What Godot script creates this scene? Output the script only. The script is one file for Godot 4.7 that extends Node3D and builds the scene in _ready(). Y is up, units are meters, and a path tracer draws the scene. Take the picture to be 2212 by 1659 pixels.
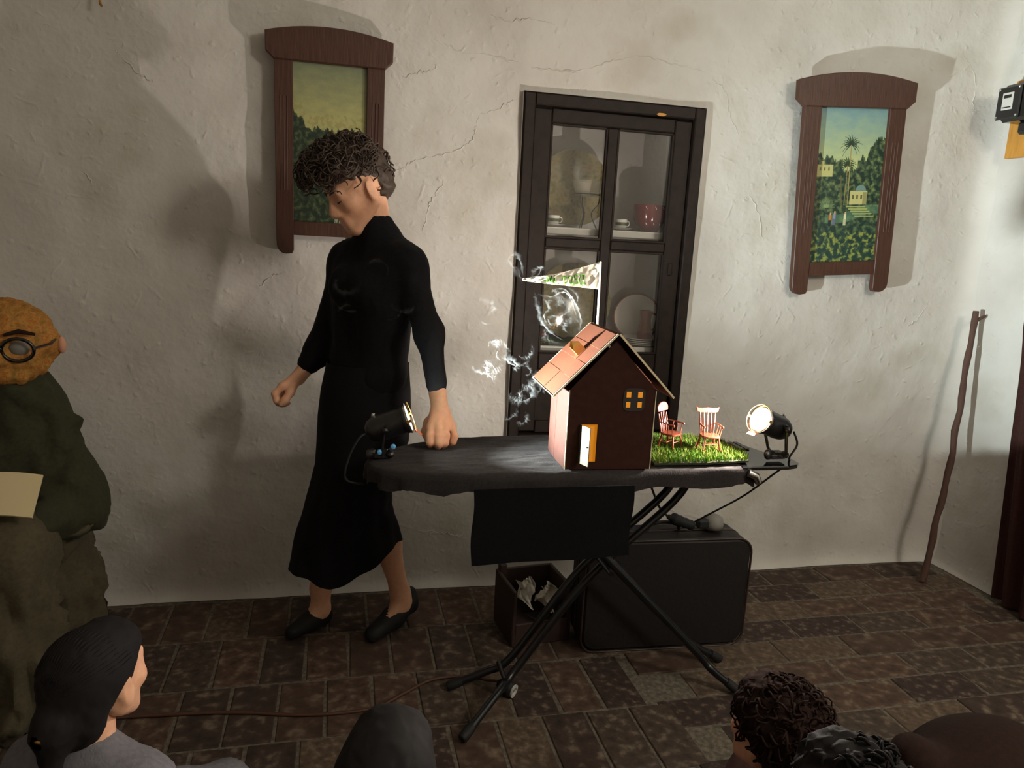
extends Node3D
# A puppet-theatre scene played on an ironing board in front of a whitewashed wall.

var taken := {}
var M := {}
var rng := RandomNumberGenerator.new()

# ---------------------------------------------------------------- geometry
class Geo:
	var v := PackedVector3Array()
	var idx := PackedInt32Array()
	var uv := PackedVector2Array()
	var col := PackedColorArray()

	func fix(i0: int) -> void:
		if idx.size() <= i0:
			return
		var s := 0.0
		var c: Vector3 = v[idx[i0]]
		for k in range(i0, idx.size(), 3):
			s += (v[idx[k]] - c).dot((v[idx[k + 1]] - c).cross(v[idx[k + 2]] - c))
		if s > 0.0:
			for k in range(i0, idx.size(), 3):
				var t := idx[k + 1]
				idx[k + 1] = idx[k + 2]
				idx[k + 2] = t

	func tri(a: Vector3, b: Vector3, c: Vector3) -> void:
		var n := v.size()
		v.append(a); v.append(b); v.append(c)
		idx.append(n); idx.append(n + 1); idx.append(n + 2)

	func quad(a: Vector3, b: Vector3, c: Vector3, d: Vector3) -> void:
		var n := v.size()
		v.append(a); v.append(b); v.append(c); v.append(d)
		for k in [0, 1, 2, 0, 2, 3]:
			idx.append(n + k)

	func box(c: Vector3, size: Vector3, bevel := 0.003, t := Transform3D.IDENTITY) -> Geo:
		var i0 := idx.size()
		var h := size * 0.5
		var b: float = min(bevel, 0.49 * min(size.x, min(size.y, size.z)))
		var pt := func(sx, sy, sz, ax):
			var p := Vector3(sx * (h.x - (0.0 if ax == 0 else b)), sy * (h.y - (0.0 if ax == 1 else b)), sz * (h.z - (0.0 if ax == 2 else b)))
			return t * (c + p)
		for s in [-1.0, 1.0]:
			var q := [[-1.0, -1.0], [1.0, -1.0], [1.0, 1.0], [-1.0, 1.0]]
			if s < 0.0:
				q.reverse()
			quad(pt.call(s, q[0][0], q[0][1], 0), pt.call(s, q[1][0], q[1][1], 0), pt.call(s, q[2][0], q[2][1], 0), pt.call(s, q[3][0], q[3][1], 0))
			quad(pt.call(q[0][1], s, q[0][0], 1), pt.call(q[1][1], s, q[1][0], 1), pt.call(q[2][1], s, q[2][0], 1), pt.call(q[3][1], s, q[3][0], 1))
			quad(pt.call(q[0][0], q[0][1], s, 2), pt.call(q[1][0], q[1][1], s, 2), pt.call(q[2][0], q[2][1], s, 2), pt.call(q[3][0], q[3][1], s, 2))
		if b > 0.0:
			for s in [-1.0, 1.0]:
				for r in [-1.0, 1.0]:
					var a1 := [pt.call(-1.0, s, r, 1), pt.call(1.0, s, r, 1), pt.call(1.0, s, r, 2), pt.call(-1.0, s, r, 2)]
					var a2 := [pt.call(s, -1.0, r, 2), pt.call(s, 1.0, r, 2), pt.call(s, 1.0, r, 0), pt.call(s, -1.0, r, 0)]
					var a3 := [pt.call(s, r, -1.0, 0), pt.call(s, r, 1.0, 0), pt.call(s, r, 1.0, 1), pt.call(s, r, -1.0, 1)]
					for a in [a1, a2, a3]:
						if s * r < 0.0:
							a.reverse()
						quad(a[0], a[1], a[2], a[3])
			for sx in [-1.0, 1.0]:
				for sy in [-1.0, 1.0]:
					for sz in [-1.0, 1.0]:
						if sx * sy * sz > 0.0:
							tri(pt.call(sx, sy, sz, 0), pt.call(sx, sy, sz, 1), pt.call(sx, sy, sz, 2))
						else:
							tri(pt.call(sx, sy, sz, 0), pt.call(sx, sy, sz, 2), pt.call(sx, sy, sz, 1))
		fix(i0)
		return self

	func tube(p: Array, r, sides := 8, cap := true, squash := 1.0) -> Geo:
		var i0 := idx.size()
		var n := p.size()
		var n0 := v.size()
		var d0: Vector3 = (p[1] - p[0]).normalized()
		var nx := d0.cross(Vector3.UP if absf(d0.y) < 0.9 else Vector3.RIGHT).normalized()
		for i in n:
			var d: Vector3 = ((p[min(i + 1, n - 1)]) - (p[max(i - 1, 0)])).normalized()
			nx = (nx - d * nx.dot(d)).normalized()
			var ny := d.cross(nx)
			var rr: float = r[i] if r is Array else r
			for k in sides:
				var a := TAU * k / sides
				v.append(p[i] + nx * cos(a) * rr + ny * sin(a) * rr * squash)
		for i in n - 1:
			for k in sides:
				var k2 := (k + 1) % sides
				var a := n0 + i * sides + k
				var b := n0 + i * sides + k2
				for q in [a, b, b + sides, a, b + sides, a + sides]:
					idx.append(q)
		if cap:
			for e in [0, n - 1]:
				var c0 := v.size()
				v.append(p[e])
				for k in sides:
					v.append(v[n0 + e * sides + k])
				for k in sides:
					idx.append(c0)
					idx.append(c0 + 1 + (k if e > 0 else (k + 1) % sides))
					idx.append(c0 + 1 + ((k + 1) % sides if e > 0 else k))
		fix(i0)
		return self

	func lathe(pr: Array, segs := 24, t := Transform3D.IDENTITY, sharp := false) -> Geo:
		# pr: Vector2(radius, height along local y)
		var i0 := idx.size()
		var rows := []
		if sharp:
			for i in pr.size() - 1:
				rows.append([pr[i], pr[i + 1]])
		else:
			rows.append(pr)
		for row in rows:
			var n0 := v.size()
			for q in row:
				for k in segs:
					var a := TAU * k / segs
					v.append(t * Vector3(q.x * cos(a), q.y, q.x * sin(a)))
			for i in row.size() - 1:
				for k in segs:
					var k2 := (k + 1) % segs
					var a: int = n0 + i * segs + k
					var b: int = n0 + i * segs + k2
					for q in [a, b, b + segs, a, b + segs, a + segs]:
						idx.append(q)
		fix(i0)
		return self

	func extrude(poly: PackedVector2Array, depth: float, t := Transform3D.IDENTITY, bevel := 0.0) -> Geo:
		# outline in local xy, thickness along z from 0 to depth
		var i0 := idx.size()
		var tr := Geometry2D.triangulate_polygon(poly)
		var n := poly.size()
		var area := 0.0
		for i in n:
			area += poly[i].cross(poly[(i + 1) % n])
		var sg := 1.0 if area > 0.0 else -1.0
		var inn := PackedVector2Array()
		for i in n:
			var e1 := (poly[i] - poly[(i + n - 1) % n]).normalized()
			var e2 := (poly[(i + 1) % n] - poly[i]).normalized()
			var nn := (Vector2(-e1.y, e1.x) + Vector2(-e2.y, e2.x)) * sg
			if nn.length() > 0.01:
				nn = nn.normalized()
			inn.append(poly[i] + nn * bevel)
		for s in [0, 1]:
			for k in range(0, tr.size(), 3):
				var z: float = depth if s == 1 else 0.0
				var q := [tr[k], tr[k + 1], tr[k + 2]]
				if s == 1:
					q.reverse()
				tri(t * Vector3(inn[q[0]].x, inn[q[0]].y, z), t * Vector3(inn[q[1]].x, inn[q[1]].y, z), t * Vector3(inn[q[2]].x, inn[q[2]].y, z))
		# triangulate_polygon keeps the outline's turning sense or reverses it: orient caps against the sides
		var zs := [[0.0, bevel], [bevel, depth - bevel], [depth - bevel, depth]] if bevel > 0.0 else [[0.0, depth]]
		for w in zs.size():
			for i in n:
				var j := (i + 1) % n
				var lo: PackedVector2Array = inn if (bevel > 0.0 and w == 0) else poly
				var hi: PackedVector2Array = inn if (bevel > 0.0 and w == 2) else poly
				var a := t * Vector3(lo[i].x, lo[i].y, zs[w][0])
				var b := t * Vector3(lo[j].x, lo[j].y, zs[w][0])
				var c := t * Vector3(hi[j].x, hi[j].y, zs[w][1])
				var d := t * Vector3(hi[i].x, hi[i].y, zs[w][1])
				if sg > 0.0:
					quad(a, b, c, d)
				else:
					quad(b, a, d, c)
		# caps: make them face outwards
		var cap := tr.size() * 2
		var zdir := t.basis.z.normalized()
		for k in range(i0, i0 + cap, 3):
			var nn := (v[idx[k + 1]] - v[idx[k]]).cross(v[idx[k + 2]] - v[idx[k]])
			var out := zdir * (1.0 if k >= i0 + tr.size() else -1.0)
			if nn.dot(out) < 0.0:
				var q := idx[k + 1]
				idx[k + 1] = idx[k + 2]
				idx[k + 2] = q
		fix(i0)
		return self

	func grid(nu: int, nv: int, f: Callable, wrap := false, uvs := false) -> Geo:
		# smooth surface f(u, v), u and v in 0..1
		var n0 := v.size()
		for j in nv + 1:
			for i in nu + 1:
				v.append(f.call(float(i) / nu, float(j) / nv))
				if uvs:
					uv.append(Vector2(float(i) / nu, float(j) / nv))
		for j in nv:
			for i in nu:
				var a := n0 + j * (nu + 1) + i
				var b := a + 1
				if wrap and i == nu - 1:
					b = n0 + j * (nu + 1)
				var c := b + nu + 1
				var d := a + nu + 1
				for q in [a, c, b, a, d, c]:
					idx.append(q)
		return self

	func slab(nu: int, nv: int, f: Callable, thick: float) -> Geo:
		# a cloth or sheet with thickness; f gives its middle surface
		var i0 := idx.size()
		var n0 := v.size()
		var mid := []
		for j in nv + 1:
			for i in nu + 1:
				mid.append(f.call(float(i) / nu, float(j) / nv))
		var nrm := []
		for j in nv + 1:
			for i in nu + 1:
				var du: Vector3 = mid[j * (nu + 1) + min(i + 1, nu)] - mid[j * (nu + 1) + max(i - 1, 0)]
				var dv: Vector3 = mid[min(j + 1, nv) * (nu + 1) + i] - mid[max(j - 1, 0) * (nu + 1) + i]
				nrm.append(du.cross(dv).normalized())
		for s in [0.5, -0.5]:
			for k in mid.size():
				v.append(mid[k] + nrm[k] * thick * s)
		var m := (nu + 1) * (nv + 1)
		for j in nv:
			for i in nu:
				var a := n0 + j * (nu + 1) + i
				for q in [a, a + 1, a + nu + 2, a, a + nu + 2, a + nu + 1]:
					idx.append(q)
				var b := a + m
				for q in [b, b + nu + 2, b + 1, b, b + nu + 1, b + nu + 2]:
					idx.append(q)
		var rim := []
		for i in nu:
			rim.append([i, i + 1])
		for j in nv:
			rim.append([j * (nu + 1) + nu, (j + 1) * (nu + 1) + nu])
		for i in nu:
			rim.append([nv * (nu + 1) + nu - i, nv * (nu + 1) + nu - i - 1])
		for j in nv:
			rim.append([(nv - j) * (nu + 1), (nv - j - 1) * (nu + 1)])
		for e in rim:
			quad(v[n0 + e[0]], v[n0 + e[0] + m], v[n0 + e[1] + m], v[n0 + e[1]])
		fix(i0)
		return self

	func ball(c: Vector3, r: Vector3, b := Basis.IDENTITY, segs := 16, rings := 10) -> Geo:
		var pr := []
		for i in rings + 1:
			var a := PI * i / rings
			pr.append(Vector2(maxf(sin(a), 0.001), -cos(a)))
		return lathe(pr, segs, Transform3D(b * Basis.from_scale(r), c))

	func bump(n0: int, f: Callable) -> void:
		# moves the vertices from n0 on along their normals
		var nn := normals()
		for i in range(n0, v.size()):
			v[i] += nn[i] * f.call(v[i])

	func normals() -> PackedVector3Array:
		var nn := PackedVector3Array()
		nn.resize(v.size())
		for k in range(0, idx.size(), 3):
			var a := idx[k]
			var b := idx[k + 1]
			var c := idx[k + 2]
			var n := (v[c] - v[a]).cross(v[b] - v[a])
			nn[a] += n
			nn[b] += n
			nn[c] += n
		for i in nn.size():
			nn[i] = nn[i].normalized() if nn[i].length_squared() > 1e-24 else Vector3.UP
		return nn

	func mesh() -> ArrayMesh:
		var a := []
		a.resize(Mesh.ARRAY_MAX)
		a[Mesh.ARRAY_VERTEX] = v
		a[Mesh.ARRAY_NORMAL] = normals()
		a[Mesh.ARRAY_INDEX] = idx
		if uv.size() == v.size():
			a[Mesh.ARRAY_TEX_UV] = uv
		if col.size() == v.size():
			a[Mesh.ARRAY_COLOR] = col
		var m := ArrayMesh.new()
		m.add_surface_from_arrays(Mesh.PRIMITIVE_TRIANGLES, a)
		return m


# a smooth union of tapered capsules and ellipsoids, meshed as surface nets
class Field:
	var o: Vector3
	var c: float
	var k: float
	var nx: int
	var ny: int
	var nz: int
	var acc := PackedFloat32Array()

	func _init(lo: Vector3, hi: Vector3, cell: float, blend: float) -> void:
		o = lo
		c = cell
		k = blend
		nx = int(ceil((hi.x - lo.x) / cell)) + 1
		ny = int(ceil((hi.y - lo.y) / cell)) + 1
		nz = int(ceil((hi.z - lo.z) / cell)) + 1
		acc.resize(nx * ny * nz)

	func span(lo: Vector3, hi: Vector3) -> Array:
		var m := 5.0 * k + c
		return [
			clampi(int((lo.x - m - o.x) / c), 0, nx), clampi(int((hi.x + m - o.x) / c) + 1, 0, nx),
			clampi(int((lo.y - m - o.y) / c), 0, ny), clampi(int((hi.y + m - o.y) / c) + 1, 0, ny),
			clampi(int((lo.z - m - o.z) / c), 0, nz), clampi(int((hi.z + m - o.z) / c) + 1, 0, nz)]

	func cap(a: Vector3, b: Vector3, ra: float, rb: float, cut := false) -> Field:
		var r := maxf(ra, rb) * Vector3.ONE
		var s := span(Vector3(minf(a.x, b.x), minf(a.y, b.y), minf(a.z, b.z)) - r, Vector3(maxf(a.x, b.x), maxf(a.y, b.y), maxf(a.z, b.z)) + r)
		var ba := b - a
		var bb := maxf(ba.length_squared(), 1e-9)
		var dr := rb - ra
		var ik := -1.0 / k
		for z in range(s[4], s[5]):
			for y in range(s[2], s[3]):
				var row := (z * ny + y) * nx
				var p := Vector3(o.x + s[0] * c, o.y + y * c, o.z + z * c) - a
				for x in range(s[0], s[1]):
					var h := clampf(p.dot(ba) / bb, 0.0, 1.0)
					var e := exp(((p - ba * h).length() - ra - dr * h) * ik)
					if cut:
						acc[row + x] = maxf(acc[row + x] - e, 1e-12)
					else:
						acc[row + x] += e
					p.x += c
		return self

	func ell(ct: Vector3, r: Vector3, bs := Basis.IDENTITY, cut := false) -> Field:
		var m := maxf(r.x, maxf(r.y, r.z)) * Vector3.ONE
		var s := span(ct - m, ct + m)
		var inv := bs.transposed()
		var ik := -1.0 / k
		var ir := Vector3.ONE / r
		for z in range(s[4], s[5]):
			for y in range(s[2], s[3]):
				var row := (z * ny + y) * nx
				for x in range(s[0], s[1]):
					var q := inv * (Vector3(o.x + x * c, o.y + y * c, o.z + z * c) - ct) * ir
					var k0 := q.length()
					var k1 := (q * ir).length()
					var d: float = k0 * (k0 - 1.0) / k1 if k1 > 1e-6 else -minf(r.x, minf(r.y, r.z))
					var e := exp(d * ik)
					if cut:
						acc[row + x] = maxf(acc[row + x] - e, 1e-12)
					else:
						acc[row + x] += e
		return self

	func into(g: Geo) -> Geo:
		var i0 := g.idx.size()
		var ids := PackedInt32Array()
		ids.resize(nx * ny * nz)
		ids.fill(-1)
		var sx := 1
		var sy := nx
		var sz := nx * ny
		var ins := PackedByteArray()
		ins.resize(acc.size())
		for i in acc.size():
			ins[i] = 1 if acc[i] > 1.0 else 0
		var off := [0, sx, sy, sx + sy, sz, sx + sz, sy + sz, sx + sy + sz]
		var offv := [Vector3(0, 0, 0), Vector3(1, 0, 0), Vector3(0, 1, 0), Vector3(1, 1, 0), Vector3(0, 0, 1), Vector3(1, 0, 1), Vector3(0, 1, 1), Vector3(1, 1, 1)]
		var edges := [[0, 1], [2, 3], [4, 5], [6, 7], [0, 2], [1, 3], [4, 6], [5, 7], [0, 4], [1, 5], [2, 6], [3, 7]]
		for z in nz - 1:
			for y in ny - 1:
				var i := (z * ny + y) * nx
				for x in nx - 1:
					var n := ins[i] + ins[i + sx] + ins[i + sy] + ins[i + sx + sy] + ins[i + sz] + ins[i + sx + sz] + ins[i + sy + sz] + ins[i + sx + sy + sz]
					if n > 0 and n < 8:
						var sum := Vector3.ZERO
						var cnt := 0
						for e in edges:
							var a: int = i + off[e[0]]
							var b: int = i + off[e[1]]
							if ins[a] != ins[b]:
								var fa := -log(maxf(acc[a], 1e-20))
								var fb := -log(maxf(acc[b], 1e-20))
								sum += offv[e[0]].lerp(offv[e[1]], clampf(fa / (fa - fb), 0.0, 1.0))
								cnt += 1
						ids[i] = g.v.size()
						g.v.append(o + (Vector3(x, y, z) + sum / cnt) * c)
					i += 1
		for z in range(1, nz - 1):
			for y in range(1, ny - 1):
				for x in range(1, nx - 1):
					var i := (z * ny + y) * nx + x
					var here := ins[i]
					if here != ins[i + sx]:
						face(g, ids[i], ids[i - sy], ids[i - sy - sz], ids[i - sz], here)
					if here != ins[i + sy]:
						face(g, ids[i], ids[i - sz], ids[i - sz - sx], ids[i - sx], here)
					if here != ins[i + sz]:
						face(g, ids[i], ids[i - sx], ids[i - sx - sy], ids[i - sy], here)
		g.fix(i0)
		return g

	func face(g: Geo, a: int, b: int, cc: int, d: int, way: int) -> void:
		if a < 0 or b < 0 or cc < 0 or d < 0:
			return
		for q in ([a, b, cc, a, cc, d] if way == 1 else [a, cc, b, a, d, cc]):
			g.idx.append(q)


# ---------------------------------------------------------------- nodes and materials
func named(called: String) -> String:
	var n: int = taken.get(called, 0)
	taken[called] = n + 1
	return called if n == 0 else "%s_%03d" % [called, n]

func thing(called: String, label: String, category: String, at := Vector3.ZERO, group := "") -> Node3D:
	var o := Node3D.new()
	o.name = named(called)
	add_child(o)
	o.position = at
	o.set_meta("label", label)
	o.set_meta("category", category)
	if group:
		o.set_meta("group", group)
	return o

func put(called: String, g, m: Material, parent: Node = null, label := "") -> MeshInstance3D:
	var o := MeshInstance3D.new()
	o.mesh = g.mesh() if g is Geo else g
	o.material_override = m
	o.name = called if parent else named(called)
	(parent if parent else self).add_child(o, true)
	if label:
		o.set_meta("label", label)
	return o

func single(called: String, g, m: Material, label: String, category: String, group := "") -> MeshInstance3D:
	var o := put(called, g, m)
	o.set_meta("label", label)
	o.set_meta("category", category)
	if group:
		o.set_meta("group", group)
	return o

func struct(called: String, g, m: Material) -> MeshInstance3D:
	var o := put(called, g, m)
	o.set_meta("kind", "structure")
	return o

func mat(called: String, color: Color, rough := 0.7, metal := 0.0, spec := 0.5) -> StandardMaterial3D:
	var m := StandardMaterial3D.new()
	m.resource_name = called
	m.albedo_color = color
	m.roughness = rough
	m.metallic = metal
	m.metallic_specular = spec
	M[called] = m
	return m

func rgb(r: float, g: float, b: float) -> Color:
	return Color(r / 255.0, g / 255.0, b / 255.0)

func noise(freq: float, sd: int, octaves := 4, type := FastNoiseLite.TYPE_SIMPLEX_SMOOTH) -> FastNoiseLite:
	var n := FastNoiseLite.new()
	n.noise_type = type
	n.frequency = freq
	n.seed = sd
	n.fractal_octaves = octaves
	return n

func noise_tex(freq: float, sd: int, stops: Array, size := 512, octaves := 5) -> NoiseTexture2D:
	var t := NoiseTexture2D.new()
	t.width = size
	t.height = size
	t.seamless = true
	t.noise = noise(freq, sd, octaves)
	var g := Gradient.new()
	var offs := PackedFloat32Array()
	var cols := PackedColorArray()
	for s in stops:
		offs.append(s[0])
		cols.append(s[1])
	g.offsets = offs
	g.colors = cols
	t.color_ramp = g
	return t

func tri_map(m: StandardMaterial3D, scale: float, world := true) -> void:
	m.uv1_triplanar = true
	m.uv1_world_triplanar = world
	m.uv1_scale = Vector3.ONE * scale

func relief(m: StandardMaterial3D, tex: Texture2D, depth_cm: float) -> void:
	m.heightmap_enabled = true
	m.heightmap_texture = tex
	m.heightmap_scale = depth_cm

func grey(a: float) -> Color:
	return Color(a, a, a)

func aim(pos: Vector3, dir: Vector3, up := Vector3.UP) -> Transform3D:
	# local y runs along dir
	var y := dir.normalized()
	var x := up.cross(y).normalized() if absf(up.dot(y)) < 0.99 else Vector3.RIGHT
	return Transform3D(Basis(x, y, x.cross(y)), pos)

# ---------------------------------------------------------------- the scene
func _ready() -> void:
	rng.seed = 7
	view_and_air()
	materials()
	room()
	ceiling_lamp()
	stage_lamps()
	board()
	card_house()
	lawn()
	suitcases()
	pictures()
	cupboard()
	performer()
	seated_figure()
	spectators()
	corner_things()
	smoke()

func view_and_air() -> void:
	var cam := Camera3D.new()
	cam.name = "camera"
	cam.fov = 54.81
	cam.near = 0.05
	cam.far = 50.0
	add_child(cam)
	cam.transform = Transform3D(Basis(Vector3(0.973431, 0.050309, 0.223384), Vector3(-0.005723, 0.980606, -0.195908), Vector3(-0.228908, 0.189424, 0.95484)).orthonormalized(), Vector3(0, 1.4, 2.8087))
	cam.current = true
	var env := Environment.new()
	env.background_mode = Environment.BG_COLOR
	env.background_color = Color.BLACK
	env.tonemap_mode = Environment.TONE_MAPPER_LINEAR
	env.tonemap_exposure = 1.0
	env.sdfgi_enabled = true
	env.ssao_enabled = true
	env.ssil_enabled = true
	var we := WorldEnvironment.new()
	we.name = "air"
	we.environment = env
	add_child(we)

func materials() -> void:
	# whitewashed plaster: coarse trowel relief, pits and fine grain
	var size := 1024
	var n1 := noise(0.006, 11, 5)
	var n2 := noise(0.03, 12, 4)
	var n3 := noise(0.022, 13, 2, FastNoiseLite.TYPE_CELLULAR)
	n3.cellular_return_type = FastNoiseLite.RETURN_DISTANCE
	var a := n1.get_seamless_image(size, size)
	var b := n2.get_seamless_image(size, size)
	var c := n3.get_seamless_image(size, size)
	var n4 := noise(0.004, 19, 3)
	n4.fractal_type = FastNoiseLite.FRACTAL_RIDGED
	var d := n4.get_seamless_image(size, size)
	var data := PackedFloat32Array()
	data.resize(size * size)
	var da := a.get_data()
	var db := b.get_data()
	var dc := c.get_data()
	var dd := d.get_data()
	for i in size * size:
		var pit := maxf(0.0, 0.28 - dc[i] / 255.0) * 2.2
		var ridge := maxf(0.0, dd[i] / 255.0 - 0.86) * 2.5
		data[i] = da[i] / 255.0 * 0.45 + db[i] / 255.0 * 0.25 + pit * (0.3 + db[i] / 255.0 * 0.7) * (1.0 if da[i] > 130 else 0.25) + ridge
	var relief_im := Image.create_from_data(size, size, false, Image.FORMAT_RF, data.to_byte_array())
	var plaster_relief := ImageTexture.create_from_image(relief_im)
	var pl := mat("plaster", rgb(209, 207, 203), 0.9, 0.0, 0.3)
	pl.albedo_texture = noise_tex(0.004, 21, [[0.0, rgb(228, 224, 220)], [0.45, rgb(244, 241, 238)], [0.7, rgb(250, 249, 247)], [1.0, rgb(233, 230, 222)]])
	tri_map(pl, 0.8)
	relief(pl, plaster_relief, 0.55)
	var ro := mat("room_plaster", rgb(224, 218, 208), 0.9, 0.0, 0.3)
	# fired clay floor tiles
	var grain := noise_tex(0.02, 31, [[0.0, grey(0.0)], [1.0, grey(1.0)]])
	var base := [rgb(74, 56, 45), rgb(64, 50, 42), rgb(82, 62, 50), rgb(72, 59, 49), rgb(60, 46, 40), rgb(88, 72, 58)]
	for i in base.size():
		var m := mat("clay_%d" % i, Color.WHITE, 0.78, 0.0, 0.4)
		var q: Color = base[i]
		m.albedo_texture = noise_tex(0.009 + 0.003 * i, 40 + i, [[0.0, q.darkened(0.3)], [0.35, q.darkened(0.08)], [0.55, q], [0.68, q.lightened(0.06)], [0.78, rgb(122, 108, 90).lerp(q, 0.45)], [1.0, rgb(136, 122, 102).lerp(q, 0.2)]])
		tri_map(m, 2.3)
		relief(m, grain, 0.25)
	var mo := mat("mortar", rgb(126, 116, 100), 0.95)
	mo.albedo_texture = noise_tex(0.03, 33, [[0.0, grey(0.55)], [1.0, grey(1.0)]])
	tri_map(mo, 3.0)
	# woods
	for w in [["dark_wood", rgb(52, 33, 24), 0.55, 24.0], ["frame_wood", rgb(72, 41, 27), 0.5, 22.0], ["miniature_wood", rgb(128, 58, 36), 0.35, 60.0], ["board_wood", rgb(198, 140, 56), 0.6, 12.0], ["stick_wood", rgb(84, 58, 48), 0.8, 14.0]]:
		var m := mat(w[0], w[1], w[2])
		m.albedo_texture = noise_tex(0.02, 50 + M.size(), [[0.0, grey(0.8)], [0.5, grey(0.95)], [1.0, grey(1.0)]])
		tri_map(m, 1.0, false)
		m.uv1_scale = Vector3(w[3] * 0.35, w[3] * 0.04, w[3] * 0.35)
		relief(m, grain, 0.04)
	mat("old_paint", rgb(34, 23, 17), 0.6, 0.0, 0.35).albedo_texture = noise_tex(0.015, 61, [[0.0, grey(0.7)], [0.6, grey(1.0)], [1.0, grey(0.85)]])
	tri_map(M.old_paint, 2.0, false)
	relief(M.old_paint, grain, 0.05)
	# cloth
	var weave := noise_tex(0.12, 71, [[0.0, grey(0.0)], [1.0, grey(1.0)]], 256, 2)
	for w in [["black_dress", rgb(20, 19, 22), 0.85], ["board_cloth", rgb(54, 50, 50), 0.9], ["black_cloth", rgb(16, 15, 18), 0.9], ["shawl", rgb(62, 62, 46), 0.95], ["robe", rgb(92, 84, 66), 0.95], ["curtain_cloth", rgb(66, 40, 36), 0.9], ["hoodie", rgb(122, 120, 126), 0.95], ["dark_sweater", rgb(34, 36, 46), 0.95], ["rust_sweater", rgb(54, 32, 28), 0.95], ["cushion_cloth", rgb(46, 30, 25), 0.9]]:
		var m := mat(w[0], w[1], w[2], 0.0, 0.25)
		m.rim_enabled = true
		m.rim = 0.25
		m.rim_tint = 0.6
		m.albedo_texture = noise_tex(0.05, 80 + M.size(), [[0.0, grey(0.8)], [1.0, grey(1.0)]], 256, 3)
		tri_map(m, 5.0, false)
		relief(m, weave, 0.06)
	# bodies
	var skin := mat("skin", rgb(230, 184, 154), 0.5, 0.0, 0.4)
	skin.subsurf_scatter_enabled = true
	skin.subsurf_scatter_strength = 0.15
	skin.albedo_texture = noise_tex(0.03, 90, [[0.0, rgb(242, 222, 214)], [1.0, rgb(255, 252, 248)]], 256)
	tri_map(skin, 6.0, false)
	mat("lip", rgb(170, 92, 82), 0.45)
	mat("eye_dark", rgb(40, 26, 22), 0.3)
	mat("nail", rgb(226, 170, 146), 0.35)
	var hair := mat("hair", rgb(58, 42, 30), 0.6, 0.0, 0.5)
	hair.rim_enabled = true
	hair.rim = 0.3
	mat("black_hair", rgb(28, 25, 25), 0.8, 0.0, 0.3)
	mat("brown_hair", rgb(42, 29, 25), 0.9, 0.0, 0.2)
	var felt := mat("tan_felt", rgb(186, 160, 122), 0.95, 0.0, 0.2)
	felt.albedo_texture = noise_tex(0.015, 95, [[0.0, rgb(150, 140, 96)], [0.35, rgb(206, 180, 124)], [0.5, rgb(250, 212, 160)], [0.62, rgb(214, 150, 84)], [0.75, rgb(255, 222, 176)], [1.0, rgb(190, 134, 74)]])
	tri_map(felt, 4.0, false)
	relief(felt, weave, 0.15)
	mat("pink_felt", rgb(206, 150, 124), 0.9)
	# lamps and metals
	mat("black_metal", rgb(20, 20, 21), 0.38, 0.0, 0.6)
	mat("tube_metal", rgb(24, 24, 26), 0.3, 0.3, 0.6)
	mat("chrome", rgb(210, 210, 208), 0.18, 1.0)
	mat("reflector", rgb(226, 224, 220), 0.35, 1.0)
	mat("brass", rgb(196, 150, 80), 0.3, 1.0)
	mat("black_rubber", rgb(18, 17, 17), 0.7)
	mat("black_gloss", rgb(14, 14, 15), 0.12, 0.0, 0.6)
	mat("blue_plastic", rgb(96, 178, 236), 0.4)
	mat("grey_plastic", rgb(122, 118, 112), 0.6)
	mat("white_plastic", rgb(196, 194, 188), 0.5)
	mat("brown_cable", rgb(74, 44, 28), 0.6)
	var gel := mat("orange_gel", Color(0.95, 0.5, 0.36, 1.0), 0.5)
	gel.backlight_enabled = true
	gel.backlight = Color(0.9, 0.45, 0.3)
	# card, paper, glass
	var card := mat("card", rgb(57, 30, 23), 0.85, 0.0, 0.3)
	card.albedo_texture = noise_tex(0.02, 101, [[0.0, grey(0.85)], [1.0, grey(1.0)]], 256)
	tri_map(card, 6.0, false)
	var roof := mat("roof_card", rgb(86, 44, 25), 0.85, 0.0, 0.3)
	roof.albedo_texture = noise_tex(0.05, 102, [[0.0, grey(0.72)], [0.5, grey(0.95)], [1.0, grey(1.0)]], 256)
	tri_map(roof, 6.0, false)
	roof.uv1_scale = Vector3(14, 4, 14)
	mat("card_edge", rgb(206, 192, 160), 0.9)
	mat("window_card", rgb(44, 40, 38), 0.9)
	mat("foil", rgb(206, 172, 104), 0.25, 0.9)
	var gold := mat("gold_paper", rgb(88, 80, 56), 0.6, 0.2)
	gold.albedo_texture = noise_tex(0.2, 103, [[0.0, grey(0.55)], [0.5, grey(0.95)], [1.0, grey(1.0)]], 256, 2)
	tri_map(gold, 9.0, false)
	var paper := mat("paper", rgb(216, 210, 196), 0.9, 0.0, 0.3)
	paper.backlight_enabled = true
	paper.backlight = Color(0.5, 0.48, 0.42)
	mat("old_paper", rgb(204, 188, 148), 0.9)
	mat("green_ink", rgb(84, 150, 40), 0.7)
	for w in [["amber_pane", Color(1.0, 0.6, 0.12), 0.42]]:
		var m := mat(w[0], rgb(180, 120, 30), 0.8)
		m.emission_enabled = true
		m.emission = w[1]
		m.emission_energy_multiplier = w[2]
	var pane := mat("pane_glass", Color(0.9, 0.92, 0.92, 0.012), 0.02)
	pane.transparency = BaseMaterial3D.TRANSPARENCY_ALPHA
	var gl := mat("dish_glass", Color(0.86, 0.84, 0.76, 0.25), 0.05)
	gl.transparency = BaseMaterial3D.TRANSPARENCY_ALPHA
	mat("china", rgb(214, 210, 202), 0.15)
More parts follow.
